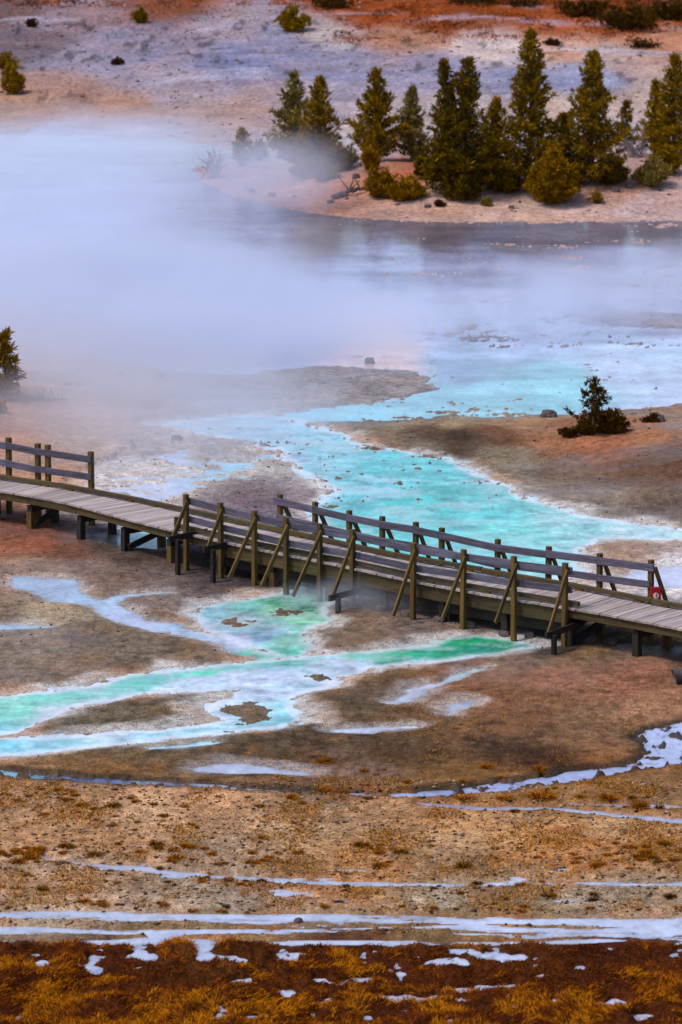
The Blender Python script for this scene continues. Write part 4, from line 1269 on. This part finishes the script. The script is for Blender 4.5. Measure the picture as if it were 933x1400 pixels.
rock(506, 494, 12, 9, 'dark stone standing in the steaming pool', 10)
rock(408, 1258, 13, 6, 'dark stone in the broad white foreground channel', 11)
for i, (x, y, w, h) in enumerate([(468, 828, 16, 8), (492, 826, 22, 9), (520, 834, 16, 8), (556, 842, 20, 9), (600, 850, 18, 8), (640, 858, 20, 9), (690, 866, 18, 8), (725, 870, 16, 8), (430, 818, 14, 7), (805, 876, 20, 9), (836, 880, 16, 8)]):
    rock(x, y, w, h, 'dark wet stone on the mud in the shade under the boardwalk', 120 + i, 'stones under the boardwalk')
# left edge
conifer(8, 545, 459, 17, 'lone hazy pine at the left picture edge on pink bank', 'olive', 51, base_frac=.02, group=None, shape=.65)
bush(-4, 563, 26, 22, 'small olive shrub just before the lone left pine', 'golden', 52, group=None)
dead_log(48, 548, 92, 550, .05, 'thin dark strip in place of shadow on the pink bank right of lone pine', .02, 6, M_ROCK)  # dark log shape added where the bank only has shadow
# hillside shrubs
for i, (x, y, w, h, tone, lab) in enumerate([
        (8, 92, 36, 22, 'olive', 'dark olive shrub on hillside at the left picture edge'), (19, 128, 34, 44, 'olive', 'upright olive shrub on hillside below the edge shrub'),
        (191, 31, 22, 22, 'olive', 'round lone olive shrub high on the lavender hillside'), (400, 42, 46, 34, 'olive', 'rounded shrub where pale slope meets orange slope'),
        (161, 88, 18, 9, 'redbrown', 'small red brown shrub on the lavender slope'), (455, 10, 60, 20, 'deep', 'dark shrub on orange slope above the pale bank'),
        (645, 6, 70, 16, 'deep', 'low dark shrub at top edge above the pale gully'), (712, 8, 56, 16, 'deep', 'low dark shrub right of the gully at the top edge'),
        (800, 22, 84, 26, 'deep', 'left dark shrub of the clump on upper right slope'), (856, 40, 96, 36, 'deep', 'largest dark shrub on the upper right slope'),
        (918, 26, 80, 30, 'deep', 'dark shrub in the upper right picture corner'), (43, 37, 16, 14, 'redbrown', 'small brown shrub on grey upper left slope'),
        (755, 62, 26, 10, 'redbrown', 'small rusty shrub on pale bank above tallest pine'), (880, 66, 44, 12, 'redbrown', 'low rusty brush above the broad shouldered pine')]):
    bush(x, y, w, h, lab, tone, 60 + i, group='shrubs on the hillside', dens=1.2)
# log at the right edge
dead_log(921, 935, 985, 930, 0.15, 'dark round log lying at the right picture edge', 0, 9, M_ROCK, 12, branches=0)

# ------------------------------------------------------------------ grass
def blades_mesh(name, B, D, L, W, K, rng, droop=0.35):
    """grass blades as two-segment tapered strips"""
    n = len(B)
    d = unit(D)
    side = unit(np.cross(d, rng.normal(0, 1, d.shape)))
    m = B + d * (L * 0.55)[:, None]
    out = d * np.array((1, 1, 0)) + rng.normal(0, .25, d.shape) * np.array((1, 1, 0))
    t = m + (d * 0.45 + out * 0.3) * L[:, None] + np.array((0, 0, -1.0)) * (L * droop)[:, None] * np.linalg.norm(out, axis=1, keepdims=True)
    w = W[:, None]
    V = np.stack((B - side * w, B + side * w, m + side * w * 0.8, m - side * w * 0.8, t), 1).reshape(-1, 3)
    i = np.arange(n)[:, None] * 5
    F = np.concatenate((i + np.array([[0, 1, 2]]), i + np.array([[0, 2, 3]]), i + np.array([[3, 2, 4]])), 0)
    me = mesh_np(name, V, F)
    add_colour(me, 'tint', np.concatenate((np.repeat(np.clip(K, 0, 1), 5, 0), np.ones((len(V), 1))), 1))
    return me

def tussock_mesh(seed, c0, c1):
    rng = np.random.default_rng(8000 + seed)
    n = 190
    a = rng.uniform(0, 2 * math.pi, n)
    r = np.sqrt(rng.uniform(0, 1, n))
    B = np.stack((np.cos(a) * r * 0.55, np.sin(a) * r * 0.5, np.full(n, -0.08)), 1)
    D = np.stack((np.cos(a) * (0.25 + r), np.sin(a) * (0.25 + r), rng.uniform(0.6, 1.5, n)), 1) + rng.normal(0, .2, (n, 3))
    L = rng.uniform(0.5, 1.05, n) * (1.1 - 0.35 * r)
    mix = np.clip(rng.uniform(0, 1, n) * 0.8 + 0.2 * r, 0, 1)[:, None]
    K = lin(c0) * (1 - mix) + lin(c1) * mix
    return blades_mesh('tussock', B, D, L, np.full(n, 0.035), K, rng)

T_GOLD = [tussock_mesh(i, (96, 50, 4), (182, 112, 16)) for i in range(4)]
T_OLIVE = [tussock_mesh(10 + i, (66, 42, 6), (134, 90, 14)) for i in range(3)]
T_DARK = [tussock_mesh(20 + i, (46, 28, 8), (98, 62, 14)) for i in range(2)]

def tussock(px, py, w_px, h_px, kind, label, group, rng):
    me = rng.choice({'gold': T_GOLD, 'olive': T_OLIVE, 'dark': T_DARK}[kind])
    p = at(px, py)
    if p.z < 0.0:
        return
    o = link('grass_tussock', me, M_GRASS, None, p)
    w, h = metres(w_px, p), metres(h_px, p)
    o.scale = (w / 1.9, w / 1.9, h / 0.9)
    o.rotation_euler = (0, 0, rng.uniform(0, 6.28))
    tag(o, label, 'tussock', group)

def build_tussocks():
    rng = random.Random(11)
    singles = [(875, 1104, 30, 17, 'gold', 'biggest round golden tussock beside the right runoff channel'), (831, 1092, 28, 12, 'gold', 'golden tussock left of the biggest round one'),
               (902, 1105, 18, 9, 'olive', 'small tussock right of the biggest round golden one'), (740, 1090, 50, 15, 'gold', 'long golden tussock on the near bank of winding ditch'),
               (690, 1093, 28, 10, 'gold', 'golden tussock left of the long golden one'), (637, 1093, 34, 8, 'gold', 'flat golden tussock where two channels meet'),
               (794, 1090, 20, 7, 'gold', 'little golden tussock right of the long golden one'), (443, 1043, 26, 12, 'gold', 'golden tussock on dark flat right of the pale puddle'),
               (471, 1080, 18, 9, 'gold', 'golden tussock on the ditch bank in mid flat'), (666, 1051, 20, 8, 'gold', 'golden tussock on the dark flat left of ditch bend'),
               (812, 1056, 16, 6, 'gold', 'small golden tussock at the bend of the ditch')]
    for x, y, w, h, k, lab in singles:
        tussock(x, y, w, h, k, lab, None, rng)
    words = {'gold': 'golden', 'olive': 'olive', 'dark': 'dark brown'}
    def scatter(n, x0, x1, y0, y1, w0, w1, kinds, where, group, spots=None):
        for i in range(n):
            if spots and rng.random() < 0.75:
                sx, sy, rx, ry = rng.choice(spots)
                x, y = rng.gauss(sx, rx), rng.gauss(sy, ry)
            else:
                x, y = rng.uniform(x0, x1), rng.uniform(y0, y1)
            f = rng.choice((0.7, 1, 1, 1.35))
            w = rng.uniform(w0, w1) * f
            k = rng.choice(kinds)
            place = 'near the left picture edge' if x < 190 else 'left of centre' if x < 400 else 'near the centre' if x < 560 else 'right of centre' if x < 750 else 'near the right picture edge'
            tussock(x, y, w, w * rng.uniform(0.34, 0.5), k, f"{'large' if f > 1.1 else 'small' if f < 0.9 else 'mid-sized'} {words[k]} tussock {where}, {place}", group, rng)
    scatter(16, 440, 760, 1050, 1084, 8, 18, ('gold', 'gold', 'olive'), 'on the brown flat beyond the ditch', 'tussocks on the brown flat')
    scatter(62, -20, 960, 1088, 1150, 7, 17, ('gold', 'gold', 'olive'), 'on the pale gravel before the ditch', 'tussocks on the gravel flat',
            [(60, 1085, 40, 4), (130, 1100, 60, 8), (210, 1110, 60, 15), (420, 1095, 60, 6)])
    scatter(112, -20, 960, 1150, 1190, 8, 21, ('gold', 'gold', 'gold', 'olive'), 'in the band along the thin channel', 'tussocks along the thin channel',
            [(40, 1170, 35, 7), (90, 1178, 40, 5), (220, 1155, 40, 5), (320, 1180, 60, 8), (500, 1165, 80, 10), (820, 1160, 70, 9), (880, 1175, 50, 8), (330, 1195, 30, 5)])
    scatter(88, -20, 960, 1195, 1245, 7, 18, ('gold', 'gold', 'olive', 'dark'), 'on grey gravel above the broad channel', 'tussocks above the broad channel',
            [(350, 1202, 40, 6), (270, 1197, 30, 4), (720, 1220, 70, 8), (800, 1228, 60, 6), (550, 1212, 60, 5), (690, 1205, 40, 5), (130, 1237, 30, 4), (700, 1240, 80, 4), (300, 1240, 60, 4)])
build_tussocks()

def build_marsh():
    rng = np.random.default_rng(21)
    n = 290000
    X = rng.uniform(-8.5, 8.5, n)
    Y = rng.uniform(58.5, 66.6, n)
    Z, f, dmin, m, hum = surface(X, Y)
    cl = fbm(X / 1.1, Y / 0.9, 401, 5, 0.68) * 1.35 + 0.3 * fbm(X / 0.25, Y / 0.3, 403, 2)
    # golden swathes: stronger towards the viewer and on the left
    gold = sstep(-0.15, 0.45, cl + 0.40 * sstep(65.4, 63.2, Y) - 0.14 * sstep(0.5, 4, X) - 0.05)
    keep = (m > 0.35) & (Z > 0.015) & (rng.uniform(0, 1, n) < 0.6 + 0.4 * gold)
    X, Y, Z, gold, hum = X[keep], Y[keep], Z[keep], gold[keep], hum[keep]
    n = len(X)
    ch = fbm(X / 0.3, Y / 0.35, 411, 3)
    a = rng.uniform(0, 6.283, n) * 0.35 + fbm(X / 0.8, Y / 0.8, 421, 2) * 4
    D = np.stack((np.cos(a) * 0.75, np.sin(a) * 0.75, rng.uniform(0.35, 1.25, n)), 1) + rng.normal(0, .22, (n, 3))
    L = (0.055 + 0.04 * gold + 0.03 * ch) * rng.uniform(0.6, 1.4, n)
    L = np.maximum(L, 0.03)
    mix = np.clip(gold * 0.6 + 0.14 + 0.4 * ch + rng.normal(0, 0.16, n), 0, 1)[:, None]
    dark, gld = lin((66, 30, 2)), lin((192, 122, 10))
    rust = lin((124, 58, 4))
    K = np.where(mix < 0.5, dark * (1 - 2 * mix) + rust * 2 * mix, rust * (2 - 2 * mix) + gld * (2 * mix - 1))
    K *= rng.uniform(0.7, 1.25, (n, 1))
    me = blades_mesh('marsh_grass', np.stack((X, Y, Z - 0.01), 1), D, L, np.full(n, 0.0055), K, rng, 0.3)
    tag(link('marsh_grass', me, M_GRASS), 'rust and gold marsh grass along the bottom of the picture', 'grass', kind='stuff')

    # low dry stubble over the gravel flat
    n = 200000
    X = rng.uniform(-9, 9, n); Y = rng.uniform(67.5, 83, n)
    Z, f, dmin, m, hum = surface(X, Y)
    cl = fbm(X / 0.9, Y / 1.5, 331, 4) + 0.55 * fbm(X / 0.28, Y / 0.4, 333, 2) + 0.22 * sstep(69.3, 70, Y) * sstep(73, 71.8, Y)
    keep = (Z > 0.02) & (rng.uniform(0, 1, n) < sstep(0.1, 0.42, cl) * (1 - 0.78 * sstep(75.3, 76.3, Y)) * sstep(83, 79, Y) + 0.02) & (f > 0.6)
    X, Y, Z = X[keep], Y[keep], Z[keep]; n = len(X)
    D = np.stack((rng.normal(0, .6, n), rng.normal(0, .6, n), rng.uniform(.5, 1.2, n)), 1)
    mix = rng.uniform(0, 1, (n, 1))
    K = lin((96, 62, 6)) * (1 - mix) + lin((188, 130, 20)) * mix
    me = blades_mesh('dry_stubble_grass', np.stack((X, Y, Z - 0.005), 1), D, rng.uniform(0.03, 0.075, n), np.full(n, 0.007), K, rng, 0.3)
    tag(link('dry_stubble_grass', me, M_GRASS), 'sparse dry yellow stubble scattered over the gravel flat', 'grass', kind='stuff')
build_marsh()

def build_scrub():
    rng = np.random.default_rng(25)
    n = 260000
    X = rng.uniform(-20, 20, n); Y = rng.uniform(184, 222, n)
    Z = surface(X, Y)[0]
    px, py = project(X, Y, Z)
    rust = sstep(72, 40, py + 16 * fbm(X / 2, Y / 4, 441, 3)) * sstep(430, 480, px + 30 * fbm(X / 3, Y / 3, 451, 2)) + sstep(14, 4, py)
    rust = np.maximum(rust, 0.10 * sstep(60, 45, py))
    cl = sstep(-0.2, 0.35, fbm(X / 0.9, Y / 1.6, 443, 4))
    keep = rng.uniform(0, 1, n) < rust * cl * 0.75
    X, Y, Z, cl = X[keep], Y[keep], Z[keep], cl[keep]
    n = len(X)
    ch = fbm(X / 1.3, Y / 2.0, 447, 4)
    D = np.stack((rng.normal(0, .6, n), rng.normal(0, .6, n), rng.uniform(.5, 1.2, n)), 1)
    mix = np.clip(0.5 + ch + rng.normal(0, .2, n), 0, 1)[:, None]
    K = lin((70, 34, 12)) * (1 - mix) + lin((186, 98, 36)) * mix
    me = blades_mesh('hillside_scrub_grass', np.stack((X, Y, Z - 0.01), 1), D, rng.uniform(0.06, 0.2, n), np.full(n, 0.018), K, rng, 0.3)
    tag(link('hillside_scrub_grass', me, M_GRASS), 'rusty dry scrub covering the upper slope along the top edge', 'scrub', kind='stuff')
build_scrub()

def build_gravel():
    rng = np.random.default_rng(31)
    def pebbles(name, n, x, y, smin, smax, cols, label, sel):
        X = rng.uniform(*x, n); Y = rng.uniform(*y, n)
        Z, f, dmin, m, hum = surface(X, Y)
        keep = sel(X, Y, Z, f, dmin, m)
        X, Y, Z = X[keep], Y[keep], Z[keep]; n = len(X)
        base = np.array([(1, 0, 0), (0, 1, 0), (-1, 0, 0), (0, -1, 0), (0, 0, 1), (0, 0, -.5)], float)
        S = smin + (smax - smin) * rng.uniform(0, 1, n) ** 3
        V = base[None] * (1 + rng.normal(0, .25, (n, 6, 1))) * (S[:, None] * np.stack((rng.uniform(.7, 1.3, n), rng.uniform(.7, 1.3, n), rng.uniform(.4, .8, n)), 1))[:, None, :]
        a = rng.uniform(0, 6.28, n)
        c, s = np.cos(a)[:, None], np.sin(a)[:, None]
        V = np.stack((V[..., 0] * c - V[..., 1] * s, V[..., 0] * s + V[..., 1] * c, V[..., 2]), -1)
        V = V + np.stack((X, Y, Z), 1)[:, None, :]
        f8 = np.array([(0, 1, 4), (1, 2, 4), (2, 3, 4), (3, 0, 4), (1, 0, 5), (2, 1, 5), (3, 2, 5), (0, 3, 5)])
        F = (np.arange(n)[:, None, None] * 6 + f8[None]).reshape(-1, 3)
        me = mesh_np(name, V.reshape(-1, 3), F)
        C = np.array([lin(c_) for c_ in cols])[rng.integers(0, len(cols), n)] * rng.uniform(.7, 1.2, (n, 1))
        add_colour(me, 'tint', np.concatenate((np.repeat(C, 6, 0), np.ones((n * 6, 1))), 1))
        tag(link(name, me, tint_material(name + '_stone', .85)), label, 'gravel', kind='stuff')
    pebbles('gravel', 22000, (-9, 9), (66.5, 75.5), 0.012, 0.05, [(150, 122, 100), (172, 148, 128), (110, 88, 70), (160, 118, 82), (84, 66, 54), (66, 50, 40)],
            'loose pebbles strewn over the foreground gravel flat', lambda X, Y, Z, f, d, m: (Z > 0.0) & (m < 0.2) & ((f > 0.25) | (rng.uniform(0, 1, len(X)) < .12)))
    pebbles('mud_gravel', 4000, (-12, 12), (85, 112), 0.01, 0.042, [(70, 50, 42), (80, 60, 52), (52, 38, 32), (44, 32, 28)],
            'scattered stones and clods on the brown mud around the stream', lambda X, Y, Z, f, d, m: (Z > 0.005) & (f > 0.0))
    pebbles('hillside_gravel', 5000, (-20, 20), (125, 205), 0.03, 0.12, [(120, 100, 98), (170, 150, 145), (84, 64, 58), (150, 96, 66)],
            'scattered stones on the pale hillside and island', lambda X, Y, Z, f, d, m: (Z > 0.05) & (f > 0.5))
build_gravel()

# ------------------------------------------------------------------ steam
def steam(name, centre, size, density, label, nscale=1.0, edge=0.35, thresh=0.45, colour=(0.82, 0.865, 1.0), seed=0.0, tilt=0.0):
    """a billow of steam: an ellipsoid of air whose density fades outwards and breaks up with noise"""
    me = bpy.data.meshes.new(name)
    V, F = [], []
    nu, nv = 20, 10
    for j in range(nv + 1):
        th = math.pi * j / nv
        for i in range(nu):
            a = 2 * math.pi * i / nu
            V.append((math.sin(th) * math.cos(a), math.sin(th) * math.sin(a), math.cos(th)))
    for j in range(nv):
        for i in range(nu):
            F.append((j * nu + i, (j + 1) * nu + i, (j + 1) * nu + (i + 1) % nu, j * nu + (i + 1) % nu))
    me.from_pydata(V, [], F)
    m = bpy.data.materials.new(name + '_air')
    m.use_nodes = True
    nt = m.node_tree
    nt.nodes.clear()
    out = N(nt, 'ShaderNodeOutputMaterial')
    pv = N(nt, 'ShaderNodeVolumePrincipled')
    pv.inputs['Color'].default_value = (*colour, 1)
    pv.inputs['Anisotropy'].default_value = 0.1
    tc = N(nt, 'ShaderNodeTexCoord').outputs['Object']
    ln = N(nt, 'ShaderNodeVectorMath', operation='LENGTH')
    nt.links.new(tc, ln.inputs[0])
    fr = N(nt, 'ShaderNodeMapRange', interpolation_type='SMOOTHERSTEP')
    nt.links.new(ln.outputs['Value'], fr.inputs[0])
    for k_, v_ in ((1, 0.1), (2, 0.97), (3, 1.0), (4, 0.0)):
        fr.inputs[k_].default_value = v_
    fall = fr.outputs[0]
    ge = N(nt, 'ShaderNodeNewGeometry').outputs['Position']
    ad = N(nt, 'ShaderNodeVectorMath', operation='ADD')
    ad.inputs[1].default_value = (seed * 13.7, seed * 5.1, seed * 3.3)
    nt.links.new(ge, ad.inputs[0])
    nz = noise(nt, ad.outputs[0], 0.30 * nscale, 4, 0.62, (0.8, 0.3, 1.0))
    sm = N(nt, 'ShaderNodeMath', operation='MULTIPLY_ADD')
    nt.links.new(nz, sm.inputs[0]); sm.inputs[1].default_value = 3.4
    sm.inputs[2].default_value = -1.7
    s2 = N(nt, 'ShaderNodeMath', operation='ADD')
    nt.links.new(fall, s2.inputs[0]); nt.links.new(sm.outputs[0], s2.inputs[1])
    sh = N(nt, 'ShaderNodeMapRange', interpolation_type='SMOOTHSTEP')
    nt.links.new(s2.outputs[0], sh.inputs[0])
    sh.inputs[1].default_value, sh.inputs[2].default_value = thresh - edge, thresh + edge
    sh.inputs[3].default_value, sh.inputs[4].default_value = 0.0, 1.0
    f2 = N(nt, 'ShaderNodeMath', operation='MULTIPLY')
    nt.links.new(sh.outputs[0], f2.inputs[0])
    nt.links.new(fall, f2.inputs[1])
    dn = N(nt, 'ShaderNodeMath', operation='MULTIPLY')
    f3 = N(nt, 'ShaderNodeMath', operation='MULTIPLY')
    nt.links.new(f2.outputs[0], f3.inputs[0]); nt.links.new(fall, f3.inputs[1])
    nt.links.new(f3.outputs[0], dn.inputs[0])
    dn.inputs[1].default_value = density
    nt.links.new(dn.outputs[0], pv.inputs['Density'])
    nt.links.new(pv.outputs[0], out.inputs['Volume'])
    me.materials.append(m)
    o = link(name, me, None, None, centre)
    o.scale = size
    o.rotation_euler = (0, tilt, 0)
    tag(o, label, 'steam', 'drifting steam', kind='stuff')
    return o

def steam_at(px, py, z, size, density, label, **kw):
    p = on_plane(px, py, z)
    return steam('steam', tuple(p), size, density, label, **kw)

steam_at(130, 395, 0.8, (12.0, 15.0, 2.3), 0.80, 'thick white steam bank hanging over the left of the pool', seed=1, thresh=.45)
steam_at(60, 290, 0.8, (13.0, 18.0, 2.2), 0.17, 'thinner steam over the far left reach of the pool', seed=10, thresh=.45)
steam_at(30, 465, 0.6, (14.0, 16.0, 2.2), 0.40, 'steam spilling over the pink bank before the pool', seed=8, thresh=.4)
steam_at(390, 440, 0.6, (11.0, 12.0, 1.7), 0.55, 'thinner steam drifting over the middle of the pool', seed=2, thresh=.45)
steam_at(700, 415, 0.8, (8.0, 12.0, 2.0), 0.28, 'faint steam wisps over the right of the pool', seed=3, thresh=.5, nscale=1.4)
steam_at(930, 390, 0.9, (6.0, 12.0, 1.9), 0.18, 'wisp of steam at the right end of the pool', seed=9, nscale=1.4, thresh=.5)
steam_at(100, 200, 0.9, (14.0, 14.0, 2.2), 0.15, 'pale steam lying on the far shore behind the pool', seed=4, thresh=.4)
steam_at(360, 245, 1.1, (6.0, 5.0, 2.9), 0.34, 'veil of steam in front of the leftmost island pines', seed=5, thresh=.4)
steam_at(220, 555, 0.6, (10.0, 13.0, 1.7), 0.21, 'thin steam over the tip of the turquoise stream', seed=6, nscale=1.4, thresh=.42)
steam_at(500, 815, 0.3, (5.0, 1.8, 0.75), 0.5, 'thin steam rising under the middle of the boardwalk', seed=7, nscale=3)
